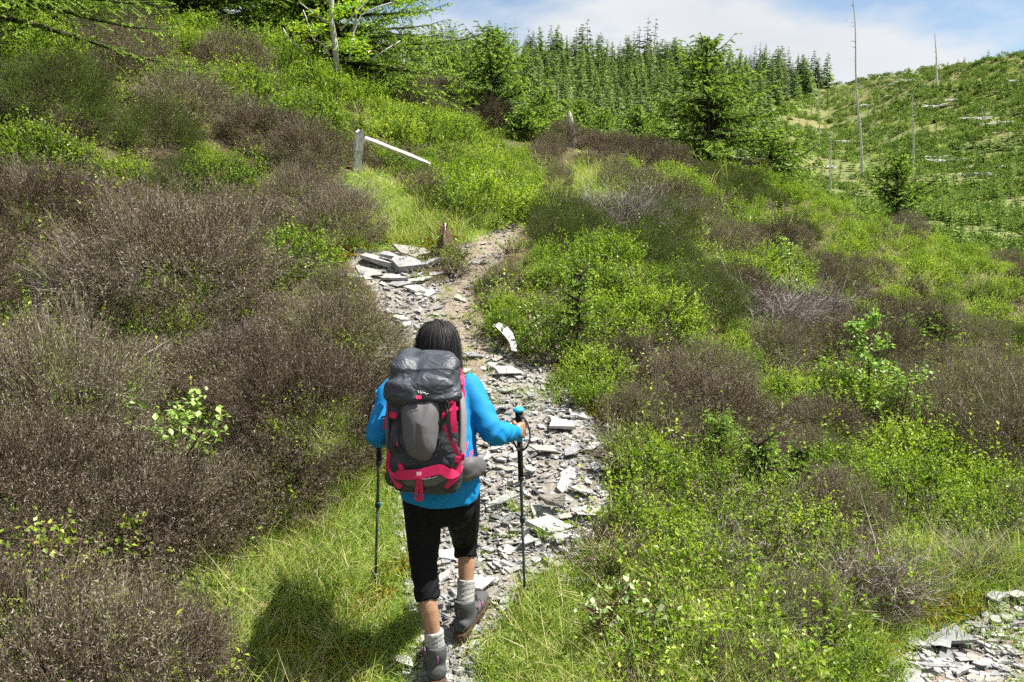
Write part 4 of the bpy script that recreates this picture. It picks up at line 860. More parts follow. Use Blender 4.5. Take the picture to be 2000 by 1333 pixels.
# rowan with pale trunk and yellow and orange leaves
b = foot(655, 125, 12.6); t = thing('rowan_tree', b, 'young rowan with pale trunk and yellow orange leaves at the top of the left bank', 'rowan tree'); s = 12.6 / FPX; g = Geo()
def rp(px, py, dd=0): return W(px, py, 12.6 + dd) - b
g.path_tube([rp(658, 140), rp(654, 85), rp(647, 40), rp(648, -20), rp(655, -90)], [.045, .041, .036, .032, .026], 0, .7, 8)
for pts in ([(640, 45), (610, 25), (585, 5)], [(644, 110), (630, 85), (612, 78), (598, 35), (592, 20)], [(610, 120), (580, 90), (560, 70), (553, 55)], [(682, 120), (690, 65), (705, 30), (735, 15), (765, 5)], [(690, 60), (700, 10), (720, -20)], [(725, 118), (750, 100), (782, 80)], [(665, 60), (690, 30), (720, 0), (740, -30)]):
    g.path_tube([rp(a, c, .05 * i) for i, (a, c) in enumerate(pts)], np.linspace(.016, .006, len(pts)), 0, .75, 5)
obj('trunk', g.mesh('trunk', [M['bark']], True), t); lf = Geo(); q = np.random.default_rng(5)
for (px, py, k) in ((590, 55, 10), (605, 60, 10), (625, 60, 8), (690, 80, 14), (685, 90, 10), (660, 30, 10), (680, 15, 14), (700, 8, 12), (620, 30, 8), (640, 28, 6), (795, 5, 10), (670, 100, 6), (700, 100, 8)):
    c = np.array(rp(px, py, q.uniform(-.2, .3))); n = k * 5; lf.leaves(c + q.normal(0, .085, (n, 3)) * [1, 1, .5], q.normal(0, 1, (n, 3)) * [1, 1, .4], nrm(q.normal(0, .4, (n, 3)) + [0, 0, 1]), .085, .035, 0, np.clip(q.normal(.3 if px > 640 else .45, .25, n), 0, 1))
obj('foliage', lf.mesh('foliage', [M['rowan']]), t)

# ------------------------------------------------------------------ far conifers
def far_tree(seed, mats, rows=15, per=6, w=.30, bare=0.0):
    """conifer of unit height: trunk and drooping needled boughs"""
    q = np.random.default_rng(seed); g = Geo(); g.path_tube([(0, 0, -.06), (.004, 0, .5), (0, .003, 1.0)], [.014, .009, .002], 1, .4, 5); P, D, Nn, Ls, Ws, Rr_ = [], [], [], [], [], []
    for z in np.linspace(.05, .985, rows):
        for b_ in range(per):
            if q.random() < bare: continue
            a = q.uniform(0, 6.283); l = w * .5 * (1.04 - z) ** .8 * q.uniform(.6, 1.25) + .015; o = np.array([math.cos(a), math.sin(a), 0]); sd_ = np.array([-math.sin(a), math.cos(a), 0]); z0 = z + q.normal(0, .014)
            for u in (.25, .55, .85):
                for sg in (-1, 1):
                    P.append(o * l * u + [0, 0, z0 - .10 * l * u]); D.append(o * 1.0 + sd_ * sg * q.uniform(.3, 1.0) + [0, 0, q.normal(-.12, .28)]); Nn.append([0, 0, 1]); Ls.append(l * .62 * q.uniform(.7, 1.2)); Ws.append(l * .30 + .006); Rr_.append(np.clip(.15 + .6 * u + q.normal(0, .15), 0, 1))
    P, D, Nn = map(np.array, (P, D, Nn)); g.needles(P, D, Nn + q.normal(0, .35, P.shape), np.array(Ls), np.array(Ws), 0, np.array(Rr_)); return g.mesh('far_conifer', mats)
FT = [far_tree(i, [M['far'], M['darkbark']], 15, 9, (.44, .54, .40, .5)[i % 4]) for i in range(5)]
FG = [far_tree(20 + i, [M['greyfar'], M['bark']], 13, 6, .30, .3) for i in range(3)]
FS = [far_tree(40 + i, [M['sapling'], M['darkbark']], 10, 6, (.55, .7, .62)[i]) for i in range(3)]
WOOD = [(690, 60), (1000, 85), (1300, 105), (1500, 150), (1612, 168), (1540, 195), (1490, 215), (1490, 330), (1380, 345), (690, 345)]
def far_pt(px, s):
    p0 = np.interp(px, _kx0, _py0); p1 = np.interp(px, _kx, _py1); dr = np.interp(px, _kx, _dr); py = p0 + (p1 - p0) * s ** .85; d = 40 + s * (dr - 40); t = (px - CX) / FPX; c = 1 / math.sqrt(1 + t * t)
    x, y = t * d * c, d * c; return x, y, None, py, d
trees = []; tried = []
for k in range(7000):
    px = rng.uniform(700, 1620); s = rng.random() ** .9; x, y, z, py, d = far_pt(px, s)
    if not inp1(WOOD, px, float(py)): continue
    gap = 8.5 + 9 * (1 - s)
    if any((px - a) ** 2 + ((py - c) * 1.3) ** 2 < gap * gap for a, c in tried): continue
    tried.append((px, py)); hgt = (2.3 + 3.6 * s) * rng.uniform(.7, 1.3); trees.append((px, py, x, y, z, d, hgt, 'g' if (s > .9 and rng.random() < .38 or rng.random() < .05) else 'f'))
for px in np.arange(770, 1600, 13.):
    x, y, z, py, d = far_pt(px + rng.uniform(-4, 4), rng.uniform(.93, 1.02)); trees.append((px, py, x, y, z, d, rng.uniform(3.4, 8.0) * (.62 + .75 * float(vnoise(np.array(px / 38.), np.array(3.), 5))) * (1.1 if px < 1400 else .9), 'g' if rng.random() < .5 else 'f'))
def setz(l):
    a = np.array([t[2:4] for t in l]); z = H(a[:, 0], a[:, 1]); return [(*t[:4], float(q), *t[5:]) for t, q in zip(l, z)]
trees = setz(trees); trees.sort(key=lambda t: -t[6] / t[5]); print('FAR TREES', len(trees))
def far_words(px, py, kind): return ('grey half bare conifer' if kind == 'g' else 'dark green conifer', 'on the skyline' if py < 150 else 'high up' if py < 190 else 'half way up' if py < 235 else 'near the left foot' if px < 1100 else 'near the right foot')
_rows = {}
for t_ in sorted(trees[:285]): _rows.setdefault(far_words(t_[0], t_[1], t_[7]), []).append(t_)
for (px, py, x, y, z, d, h, kd) in trees[:285]:
    me = FT[int(rng.integers(0, 5))] if kd == 'f' else FG[int(rng.integers(0, 3))]; w_ = far_words(px, py, kd); lb = '%s, %s from the left %s of the wooded hill' % (w_[0], ordinal([t_[0] for t_ in _rows[w_]].index(px) + 1), w_[1])
    obj('far_conifer', me, loc=(x, y, z - .1), rot=(rng.normal(0, .03), rng.normal(0, .03), rng.uniform(0, 6.28)), scl=(h * rng.uniform(.85, 1.2),) * 2 + (h,), label=lb, cat='conifer', group='conifers of the far wooded hill')
rest = trees[285:]
if rest: gn_scatter('far_wood', [(t[2], t[3], t[4] - .1) for t in rest], [(0, 0, rng.uniform(0, 6.28)) for t in rest], [t[6] for t in rest], [int(rng.integers(0, 5)) if t[7] == 'f' else 5 + int(rng.integers(0, 3)) for t in rest], FT + FG, 'dense conifer wood covering the far hillside', 'wood')
CLEAR = [(1480, 205), (1612, 170), (1760, 135), (2030, 88), (2030, 600), (1900, 520), (1700, 470), (1500, 400)]
saps = []; tried = []
for k in range(7000):
    px = rng.uniform(1480, 2080); s = rng.random() ** .8; x, y, z, py, d = far_pt(px, s)
    if not inp1(CLEAR, min(px, 2029), float(py)): continue
    if vnoise(np.array(px / 55.), np.array(py / 32.), 81) < .45 and rng.random() < .85: continue
    gap = 8 + 11 * (1 - s)
    if any((px - a) ** 2 + ((py - c) * 1.6) ** 2 < gap * gap for a, c in tried): continue
    tried.append((px, py)); saps.append((px, py, x, y, z, d, rng.uniform(.7, 2.1) * (.75 + .3 * s) * (.55 if s > .85 else 1)))
saps = setz(saps); saps.sort(key=lambda t: -t[6] / t[5]); print('SAPLINGS', len(saps))
def sap_row(py, px): return 'just under the skyline' if py < 170 else 'on the upper slope' if py < 230 else 'half way down' if py < 300 else 'low down' if py < 380 else 'at the left foot' if px < 1800 else 'at the right foot'
_rows = {}
for t_ in sorted(saps[:290]): _rows.setdefault(sap_row(t_[1], t_[0]), []).append(t_[0])
for (px, py, x, y, z, d, h) in saps[:290]:
    lb = 'young conifer, %s from the left %s on the felled hillside' % (ordinal(_rows[sap_row(py, px)].index(px) + 1), sap_row(py, px))
    obj('young_conifer', FS[int(rng.integers(0, 3))], loc=(x, y, z - .05), rot=(0, 0, rng.uniform(0, 6.28)), scl=h, label=lb, cat='young conifer', group='young conifers on the felled hillside')
rest = saps[290:]
if rest: gn_scatter('far_young_conifers', [(t[2], t[3], t[4] - .05) for t in rest], [(0, 0, rng.uniform(0, 6.28)) for t in rest], [t[6] for t in rest], rng.integers(0, 3, len(rest)), FS, 'small young conifers regrowing over the felled hillside', 'young conifers')
# low scrub over the felled hillside and the near side of the valley
SCR = [bilberry_mesh(200 + i, 500, .5, .4, .10, 'sapling') for i in range(2)] + [tuft_mesh(9, 60, .5, .5, .25, .5, .02), tuft_mesh(10, 60, .4, .2, .25, .5, .03)]
n = 15000; px = rng.uniform(690, 2080, n); s = rng.random(n) ** 1.1; p0 = np.interp(px, _kx0, _py0); dr = np.interp(px, _kx, _dr); d = 22 + s * (dr - 18); t_ = (px - CX) / FPX; c_ = 1 / np.sqrt(1 + t_ * t_); X = t_ * d * c_; Y = d * c_; Z = H(X, Y)
keep = ((px > 1470) | (d < 60)) & (vnoise(X * .12, Y * .12, 83) > .28); X, Y, Z = X[keep], Y[keep], Z[keep]; n = len(X)
gn_scatter('hillside_scrub', np.c_[X, Y, Z], np.c_[np.zeros((n, 2)), rng.uniform(0, 6.28, n)], rng.uniform(.5, 1.5, n), rng.choice([0, 1, 2, 3], n, p=[.3, .3, .2, .2]), SCR, 'rough grass and low scrub on the far felled hillside', 'scrub')
# brash: heaps of bleached branches
bl = [(1690, 208, 18), (1845, 210, 40), (1870, 200, 30), (1930, 235, 40), (1960, 245, 36), (1860, 320, 44), (1835, 312, 36), (1780, 160, 20), (1755, 165, 22), (1905, 330, 26), (1850, 425, 28), (1930, 345, 30), (1560, 210, 16), (1740, 190, 14), (1895, 345, 22), (1920, 385, 24), (1985, 160, 18), (1610, 330, 26), (1655, 280, 22), (1980, 330, 30)]
labs = ['bleached brash heap, %s from the left on the felled hillside' % w for w in ('first', 'second', 'third', 'fourth', 'fifth', 'sixth', 'seventh', 'eighth', 'ninth', 'tenth', 'eleventh', 'twelfth', 'thirteenth', 'fourteenth', 'fifteenth', 'sixteenth', 'seventeenth', 'eighteenth', 'nineteenth', 'last')]
for (px, py, w), lb in zip(sorted(bl), labs):
    p = ground_at(px, py, 30); s = w / FPX * p.y; k = 46; g = Geo(); A_ = np.c_[rng.normal(0, s * .36, k), rng.normal(0, s * .25, k), rng.uniform(.02, .1 * s + .1, k)]; a = rng.uniform(0, 6.28, k); l = rng.uniform(.15, .5, k) * s
    g.tubes(A_, A_ + np.c_[np.cos(a) * l, np.sin(a) * l, rng.normal(0, .12, k) * l + .05], .05 + .009 * s, .03, 0, rng.uniform(.75, 1.2, k)); obj('brash_heap', g.mesh('brash_heap', [M['bark']]), loc=p, label=lb, cat='brash heap', group='brash heaps on the felled hillside')
# ------------------------------------------------------------------ the hiker
def skin_mat():
    m = newmat('skin'); N = NT(m); tc = N('ShaderNodeTexCoord'); n = N('ShaderNodeTexNoise', {'Vector': tc.outputs['Object'], 'Scale': 30.0, 'Detail': 5.0})
    c = N.ramp(n.outputs['Fac'], [(.3, (.27, .145, .085)), (.7, (.34, .19, .12))])
    p = N('ShaderNodeBsdfPrincipled', {'Base Color': c, 'Roughness': .5, 'Specular IOR Level': .4, 'Subsurface Weight': .08, 'Subsurface Radius': (.01, .004, .002)}); N('ShaderNodeOutputMaterial', {0: p.outputs[0]}); return m
def cloth(name, col, rough=.8, fold=.0, fscale=9., weave=700, col2=None, stretch=(1, 1, 1), fdist=.01, spec=.2, wst=.12, ridge=False):
    m = newmat(name); N = NT(m); tc = N('ShaderNodeTexCoord'); mp_ = N('ShaderNodeMapping', {'Vector': tc.outputs['Object'], 'Scale': stretch})
    ridge = ridge or False; f = N('ShaderNodeTexNoise', {'Vector': mp_.outputs[0], 'Scale': fscale, 'Detail': 3.0, 'Roughness': .5, 'Distortion': .6}); w = N('ShaderNodeTexNoise', {'Vector': tc.outputs['Object'], 'Scale': weave, 'Detail': 1.0})
    hh_ = N.math('ABSOLUTE', N.math('SUBTRACT', f.outputs['Fac'], .5)) if ridge else f.outputs['Fac']
    b1 = N('ShaderNodeBump', {'Height': hh_, 'Strength': fold, 'Distance': fdist}); b2 = N('ShaderNodeBump', {'Height': w.outputs['Fac'], 'Strength': wst, 'Distance': .001, 'Normal': b1.outputs[0]})
    c = N.ramp(w.outputs['Fac'], [(.35, col2), (.65, col)]) if col2 else (*col, 1)
    p = N('ShaderNodeBsdfPrincipled', {'Base Color': c, 'Roughness': rough, 'Specular IOR Level': spec, 'Normal': b2.outputs[0]}); N('ShaderNodeOutputMaterial', {0: p.outputs[0]}); return m
M['skin'] = skin_mat()
M['shirt'] = cloth('blue_shirt', (.004, .175, .42), .7, .7, 7., 900, None, (1, 1, 2.2), .007)
M['legging'] = cloth('black_leggings', (.0045, .0045, .006), .8, .4, 10., 900, None, (1, 1, 2.5), .006, .15)
M['sock'] = cloth('wool_sock', (.42, .42, .40), .95, .4, 40., 330, (.16, .16, .155), (1, 1, 3), .006)
M['boot'] = cloth('grey_boot', (.075, .075, .078), .7, .3, 30., 500, (.05, .05, .052), (1, 1, 1), .004)
M['bootpink'] = cloth('purple_boot_panel', (.17, .09, .135), .8); M['sole'] = cloth('muddy_sole', (.085, .055, .035), .9, .6, 60., 300, (.05, .032, .02))
M['lace'] = cloth('black_lace', (.012, .012, .012), .8)
M['packdark'] = cloth('dark_pack_nylon', (.022, .025, .030), .5, .8, 8., 900, None, (1, 1, 1.2), .04, .35, ridge=True)
M['lidnylon'] = cloth('slate_lid_nylon', (.036, .042, .053), .5, .8, 12., 900, None, (1, 1, 1.5), .03, .35, ridge=True)
M['packgrey'] = cloth('grey_pack_fabric', (.10, .094, .10), .6, .35, 6., 700, (.085, .08, .085), (1, 1, 1), .01, .3)
M['packside'] = cloth('pale_grey_side_fabric', (.20, .19, .195), .7, .4, 8., 700, None, (1, 1, 1), .008, .3)
M['pink'] = cloth('pink_webbing', (.56, .016, .095), .6, .2, 20., 500, (.46, .010, .07), (1, 1, 1), .003, .3)
M['black'] = simple('black_plastic', (.012, .012, .013), .45, .4); M['printing'] = simple('pale_print', (.75, .75, .75), .6)
M['carbon'] = simple('dark_pole_shaft', (.045, .047, .05), .35, .5); M['alu'] = simple('grey_pole_metal', (.16, .16, .165), .4, .5, metallic=.6); M['polecyan'] = simple('cyan_pole_cap', (.015, .33, .52), .5, .4); M['foam'] = simple('black_foam', (.015, .015, .016), .9, .2)
def hair_mat():
    m = newmat('hair'); N = NT(m); at = N('ShaderNodeAttribute', attribute_name='rnd'); c = N.ramp(at.outputs['Fac'], [(0, (.008, .007, .007)), (.75, (.014, .013, .013)), (.9, (.026, .025, .026)), (1, (.055, .055, .057))])
    p = N('ShaderNodeBsdfPrincipled', {'Base Color': c, 'Roughness': .62, 'Specular IOR Level': .22}); N('ShaderNodeOutputMaterial', {0: p.outputs[0]}); return m
M['hair'] = hair_mat()

FOOT_L = Vector((W(856, 1318, 3.56).x, 3.62, 0)); FOOT_R = Vector((W(912, 1230, 3.88).x, 3.90, 0))
base = Vector((-.27, 3.70, Hs(-.27, 3.70))); HK = thing('person', base, 'hiker in blue top, black leggings and grey boots walking away up the slate path', 'person')
def loft(g, pts, rx, ry=None, n=20, ref=(1, 0, 0), caps=True, sub=4):
    """smooth closed tube through points with elliptic rings; ref is the direction of the first radius"""
    P = np.array([tuple(p) for p in pts], float); rx = np.array(rx, float); ry = rx if ry is None else np.array(ry, float); k = len(P)
    t = np.arange(k); tt = np.linspace(0, k - 1, (k - 1) * sub + 1)
    def cr_(a):
        a = np.asarray(a, float); out_ = []
        for u in tt:
            i = min(int(u), k - 2); f = u - i; p0, p1, p2, p3 = a[max(i - 1, 0)], a[i], a[i + 1], a[min(i + 2, k - 1)]
            out_.append(.5 * ((2 * p1) + (-p0 + p2) * f + (2 * p0 - 5 * p1 + 4 * p2 - p3) * f * f + (-p0 + 3 * p1 - 3 * p2 + p3) * f ** 3))
        return np.array(out_)
    P2, rx2, ry2 = cr_(P), cr_(rx), cr_(ry); T = nrm(np.gradient(P2, axis=0)); R0 = np.array(ref, float); m_ = len(P2); v = []
    for i in range(m_):
        X = R0 - T[i] * np.dot(R0, T[i]); X /= np.linalg.norm(X); Yv = np.cross(T[i], X); a = np.linspace(0, 6.2832, n, endpoint=False)
        v.append(P2[i] + np.outer(np.cos(a) * rx2[i], X) + np.outer(np.sin(a) * ry2[i], Yv))
    v = np.concatenate(v); F = []
    for i in range(m_ - 1):
        for q in range(n):
            a, b_ = i * n + q, i * n + (q + 1) % n; F += [[a, b_, b_ + n], [a, b_ + n, a + n]]
    if caps:
        v = np.r_[v, [P2[0]], [P2[-1]]]
        for q in range(n): F += [[m_ * n, (q + 1) % n, q], [m_ * n + 1, (m_ - 1) * n + q, (m_ - 1) * n + (q + 1) % n]]
    g.add(v - np.array(base_off), F)
def fuse(g, name, mats, voxel, smooth=6, parent=None, wr=None):
    """melt overlapping volumes into one continuous surface"""
    me = g.mesh(name + '_raw', mats); tmp = bpy.data.objects.new('tmp', me); COL.objects.link(tmp)
    r_ = tmp.modifiers.new('r', 'REMESH'); r_.mode = 'VOXEL'; r_.voxel_size = voxel; r_.use_smooth_shade = True
    if smooth: s_ = tmp.modifiers.new('s', 'SMOOTH'); s_.iterations = smooth; s_.factor = .5
    dg = bpy.context.evaluated_depsgraph_get(); me2 = bpy.data.meshes.new_from_object(tmp.evaluated_get(dg)); bpy.data.objects.remove(tmp); bpy.data.meshes.remove(me)
    me2.name = name; me2.materials.clear()
    for q in mats: me2.materials.append(q)
    if wr:
        co = np.empty(len(me2.vertices) * 3, np.float32); me2.vertices.foreach_get('co', co); no = np.empty_like(co); me2.vertices.foreach_get('normal', no)
        co = co.reshape(-1, 3); no = no.reshape(-1, 3); me2.vertices.foreach_set('co', (co + no * wr(co)[:, None]).astype(np.float32).ravel())
    me2.polygons.foreach_set('use_smooth', np.ones(len(me2.polygons), bool)); me2.update()
    return obj(name, me2, parent) if parent is not None else me2
base_off = base
# joints
hipc = W(859, 965, 3.67); chest = W(850, 800, 3.74); shc = W(842, 752, 3.79); neck = W(850, 728, 3.84); headc = W(856, 682, 3.90)
SL_, EL_, WL_ = W(768, 768, 3.78), W(740, 852, 3.66), W(741, 812, 3.93); SR_, ER_, WR_ = W(912, 757, 3.78), W(962, 846, 3.67), W(1007, 846, 3.90)
HL, KL = W(826, 975, 3.67), W(828, 1105, 3.66); zL = Hs(FOOT_L.x, FOOT_L.y); zR = Hs(FOOT_R.x, FOOT_R.y)
AL = Vector((W(852, 1270, 3.60).x, 3.585, zL + .115)); CL = W(838, 1190, 3.59)
HR, KR = W(900, 975, 3.69), W(908, 1055, 3.92); AR = Vector((W(909, 1165, 3.88).x, 3.86, zR + .12)); CR_ = W(911, 1105, 3.90)
def torso(g, o):
    c = [W(859, 972, 3.66), W(859, 940, 3.66), W(857, 890, 3.67), W(852, 830, 3.71), W(846, 785, 3.75), W(842, 757, 3.785), W(845, 742, 3.81), W(849, 730, 3.835)]
    loft(g, c, np.array([.160, .168, .158, .160, .168, .150, .095, .055]) + o, np.array([.140, .138, .116, .112, .108, .09, .07, .055]) + o, 28)
def arm(g, S, E, Wp, o, up=.055, el_=.048, wr_=.031):
    loft(g, [S + Vector((0, 0, -.0)) + (shc - S) * .25, S, S.lerp(E, .45), E, E.lerp(Wp, .35), E.lerp(Wp, .7), Wp], np.array([.058, up + .006, up, el_, .046, .038, wr_]) + o, None, 18)
def leg(g, Hp, K, C, A_, o, lo=4):
    pts = [Hp + Vector((0, 0, .06)), Hp, Hp.lerp(K, .5), K, K.lerp(C, .55), C, A_]; rad = np.array([.068, .066, .054, .041, .040, .043, .032]) + o
    loft(g, pts[:lo + 3], rad[:lo + 3], None, 18)
# the body: one continuous surface with head, hands and fingers
g = Geo(); torso(g, -.006)
loft(g, [neck + Vector((0, -.02, -.04)), neck.lerp(headc, .5), headc], [.055, .05, .05], None, 14)
for zc, rr_ in ((0, 1),):
    loft(g, [headc + Vector((0, 0, -.115)), headc + Vector((0, .015, -.08)), headc + Vector((0, .01, -.02)), headc + Vector((0, -.005, .04)), headc + Vector((0, -.005, .085)), headc + Vector((0, 0, .108))], [.03, .058, .072, .077, .06, .015], [.035, .075, .09, .095, .07, .018], 18)
fd = Vector((.45, 1, -.35)).normalized()         # she looks ahead, down and a little to the right
sdv = fd.cross(Vector((0, 0, 1))).normalized(); upv = sdv.cross(fd)
def blob(g, c, rx, ry, rz): loft(g, [c - upv * rz, c - upv * rz * .6, c, c + upv * rz * .6, c + upv * rz], [rx * .1, rx * .8, rx, rx * .8, rx * .1], [ry * .1, ry * .8, ry, ry * .8, ry * .1], 10, sdv, True, 2)
blob(g, headc + fd * .092 - upv * .012, .012, .02, .024)                      # nose
blob(g, headc + fd * .078 - upv * .055, .022, .012, .008)                     # mouth
blob(g, headc + fd * .06 - upv * .092, .025, .02, .018)                       # chin
for s_ in (-1, 1): blob(g, headc + sdv * s_ * .076 - fd * .01 - upv * .012, .010, .018, .03); blob(g, headc + sdv * s_ * .03 + fd * .083 + upv * .012, .014, .008, .008)
arm(g, SL_, EL_, WL_, -.006); arm(g, SR_, ER_, WR_, -.006); leg(g, HL, KL, CL, AL, -.004); leg(g, HR, KR, CR_, AR, -.004)
GR = W(1013, 838, 3.965); GL = W(740, 806, 3.985)                             # where each hand closes on its grip
def hand(g, Wp, G, side):
    """palm from the wrist to the grip, four fingers wrapped round it one above the other, thumb along the top"""
    ax = Vector((0, 0, 1)); back = (Wp - G); back.z = 0; back.normalize(); out_ = back.cross(ax) * -side
    palm = G + back * .030 + out_ * .012
    loft(g, [Wp, Wp.lerp(palm, .4), palm + Vector((0, 0, .004)), palm + out_ * .012 - back * .022], [.027, .031, .036, .034], [.021, .020, .017, .014], 14, (0, 0, 1))
    for i, (dz, ln) in enumerate(((.030, .92), (.010, 1.0), (-.010, .95), (-.029, .8))):
        c = G + Vector((0, 0, dz)); pts = []
        for a in np.linspace(.2, 3.6 * ln, 7): pts.append(c + (out_ * math.cos(a - .5) + (-back) * math.sin(a - .5)) * .0255)
        pts = [palm + Vector((0, 0, dz * .9)) + out_ * .008] + pts; loft(g, pts, [.0095] * 2 + [.0095, .009, .0088, .0085, .008, .0065], None, 10, (0, 0, 1), True, 2)
    th = [palm + Vector((0, 0, .012)) - out_ * .012, G + back * .022 - out_ * .016 + Vector((0, 0, .030)), G - out_ * .022 + Vector((0, 0, .040)), G - out_ * .018 - back * .02 + Vector((0, 0, .044))]
    loft(g, th, [.013, .0115, .0105, .008], None, 10, (0, 0, 1), True, 3)
hand(g, WR_, GR, 1); hand(g, WL_, GL, -1)
for A_, yaw, z_ in ((AL, .16, zL), (AR, -.42, zR)):
    f_ = Vector((-math.sin(yaw), math.cos(yaw), .2)); loft(g, [A_, A_ + Vector((0, 0, -.05)) + f_ * .02, A_ + f_ * .10 + Vector((0, 0, -.085)), A_ + f_ * .17 + Vector((0, 0, -.09))], [.032, .034, .034, .025], [.032, .036, .022, .015], 12)
fuse(g, 'body', [M['skin']], .0055, 3, HK)
g = Geo(); torso(g, .006); arm(g, SL_, EL_, WL_, .005); arm(g, SR_, ER_, WR_, .005)
def wr_shirt(co):
    x, y, z = co.T; return .0026 * np.sin(z * 95 + 9 * x + 3 * np.sin(x * 30 + y * 22)) * (.35 + .65 * vnoise(x * 9 + 3, z * 9, 5)) * sstep(.0, .2, np.abs(x + .02)) + .004 * (vnoise(x * 22, z * 22 + y * 10, 6) - .5)
fuse(g, 'shirt', [M['shirt']], .0065, 5, HK, wr_shirt)
g = Geo(); loft(g, [W(861, 1012, 3.70), W(860, 1000, 3.69), W(859, 975, 3.675), W(859, 940, 3.665)], [.10, .14, .158, .150], [.07, .10, .12, .11], 24)
for cx_ in (826, 893): loft(g, [W(cx_, 1026, 3.67), W(cx_, 1005, 3.645), W(cx_, 985, 3.645), W(cx_, 962, 3.67)], [.03, .066, .07, .04], [.03, .066, .07, .04], 16)
def leg2(Hp, K, hem, o, rads): loft(g, [Hp + Vector((0, 0, .05)), Hp, Hp.lerp(K, .5), K, hem], np.array(rads) + o, None, 18)
leg2(HL, KL, KL.lerp(CL, .80), .004, [.078, .084, .072, .056, .049]); leg2(HR, KR, KR.lerp(CR_, .68), .004, [.078, .082, .070, .056, .048])
fuse(g, 'leggings', [M['legging']], .006, 5, HK, lambda co: .0028 * np.sin(co[:, 2] * 130 + 5 * np.sin(co[:, 0] * 40)) * sstep(-.05, -.25, co[:, 2] - .62 + 0 * co[:, 0]) + .003 * (vnoise(co[:, 0] * 25, co[:, 2] * 25, 8) - .5))
for nm, A_, C_, hi in (('sock', AL, CL, W(847, 1232, 3.585)), ('sock', AR, CR_, W(911, 1132, 3.885))):
    g = Geo(); lo_ = A_ + Vector((0, .01, -.05)); mid_ = A_.lerp(hi, .45); loft(g, [lo_, A_, mid_, hi.lerp(mid_, .35), hi], [.036, .040, .0405, .042, .0425], None, 18)
    fuse(g, nm, [M['sock']], .004, 2, HK, lambda co: .0007 * np.sin(co[:, 2] * 300 + 2 * np.sin(co[:, 0] * 60)) + .0012 * np.sin(np.arctan2(co[:, 1] - co[:, 1].mean(), co[:, 0] - co[:, 0].mean()) * 30))
def boot(A_, yaw, gz, pitch):
    f_ = Vector((-math.sin(yaw), math.cos(yaw), 0)); s_ = Vector((f_.y, -f_.x, 0)); slope = Vector((0, 0, 1)) * pitch
    def bp(u, w, h): q = A_ + f_ * u + s_ * w; q.z = gz + h + pitch * u; return q
    t = obj('boot', None, HK, loc=(0, 0, 0))
    g = Geo(); loft(g, [bp(-.066, 0, .055), bp(-.05, 0, .052), bp(0, 0, .055), bp(.06, 0, .055), bp(.115, 0, .05), bp(.165, 0, .042), bp(.185, 0, .036)], [.012, .038, .043, .046, .047, .038, .012], [.015, .034, .04, .04, .034, .024, .01], 18, s_)
    loft(g, [bp(.01, 0, .05), bp(.0, 0, .085), bp(-.008, 0, .125), bp(-.006, 0, .15)], [.044, .044, .046, .048], [.055, .054, .054, .056], 18, s_)
    fuse(g, 'upper', [M['boot']], .0045, 4, t, lambda co: .0010 * np.sin(co[:, 2] * 90 + co[:, 1] * 40))
    g = Geo(); ol = [(-.075, 0), (-.066, .03), (-.03, .038), (.03, .037), (.09, .05), (.14, .047), (.18, .028), (.195, 0), (.18, -.03), (.14, -.045), (.09, -.046), (.03, -.034), (-.03, -.036), (-.066, -.028)]; k = len(ol); V_ = []
    for h_, sc in ((0.0, .96), (.012, 1.02), (.03, 1.0), (.034, .92)): V_ += [bp(.06 + (u - .06) * sc, w * sc, h_ if h_ else (0.0 if (j % 2) else .005)) - base for j, (u, w) in enumerate(ol)]
    V_ += [bp(.06, 0, 0.002) - base, bp(.06, 0, .034) - base]; F = []
    for r_ in range(3):
        for j in range(k): a, b_ = r_ * k + j, r_ * k + (j + 1) % k; F += [[a, b_, b_ + k], [a, b_ + k, a + k]]
    for j in range(k): F += [[4 * k, (j + 1) % k, j], [4 * k + 1, 3 * k + j, 3 * k + (j + 1) % k]]
    g.add([tuple(q) for q in V_], F); obj('sole', g.mesh('sole', [M['sole']]), t)
    g = Geo(); loft(g, [bp(-.058, 0, .11), bp(-.063, 0, .135), bp(-.055, 0, .155)], [.004, .0045, .003], [.003, .003, .002], 8, s_); obj('heel_loop', g.mesh('heel_loop', [M['bootpink']], True), t)
    for sg in (-1, 1):
        g = Geo(); loft(g, [bp(.045, sg * .040, .07), bp(.075, sg * .041, .065), bp(.105, sg * .040, .055)], [.004, .005, .003], [.016, .018, .010], 10, s_); obj('side_panel', g.mesh('side_panel', [M['bootpink']], True), t)
    g = Geo()
    for i in range(5):
        u = .035 + i * .02; h_ = .125 - i * .014; g.path_tube([bp(u, -.028, h_ - .012) - base, bp(u + .006, 0, h_ + .012) - base, bp(u, .028, h_ - .012) - base], .0022, 0, .5, 5)
    for sg in (-1, 1): g.path_tube([bp(.05, sg * .02, .13) - base, bp(.045, sg * .055, .12) - base, bp(.055, sg * .062, .07) - base], .0018, 0, .5, 5)
    obj('lace', g.mesh('lace', [M['lace']], True), t)
slopeL = (Hs(FOOT_L.x, 3.75) - Hs(FOOT_L.x, 3.5)) / .25; slopeR = (Hs(FOOT_R.x, 4.05) - Hs(FOOT_R.x, 3.8)) / .25
boot(AL, .20, Hs(AL.x, AL.y) + .004, slopeL); boot(AR, -.45, Hs(AR.x, AR.y) + .004, slopeR)
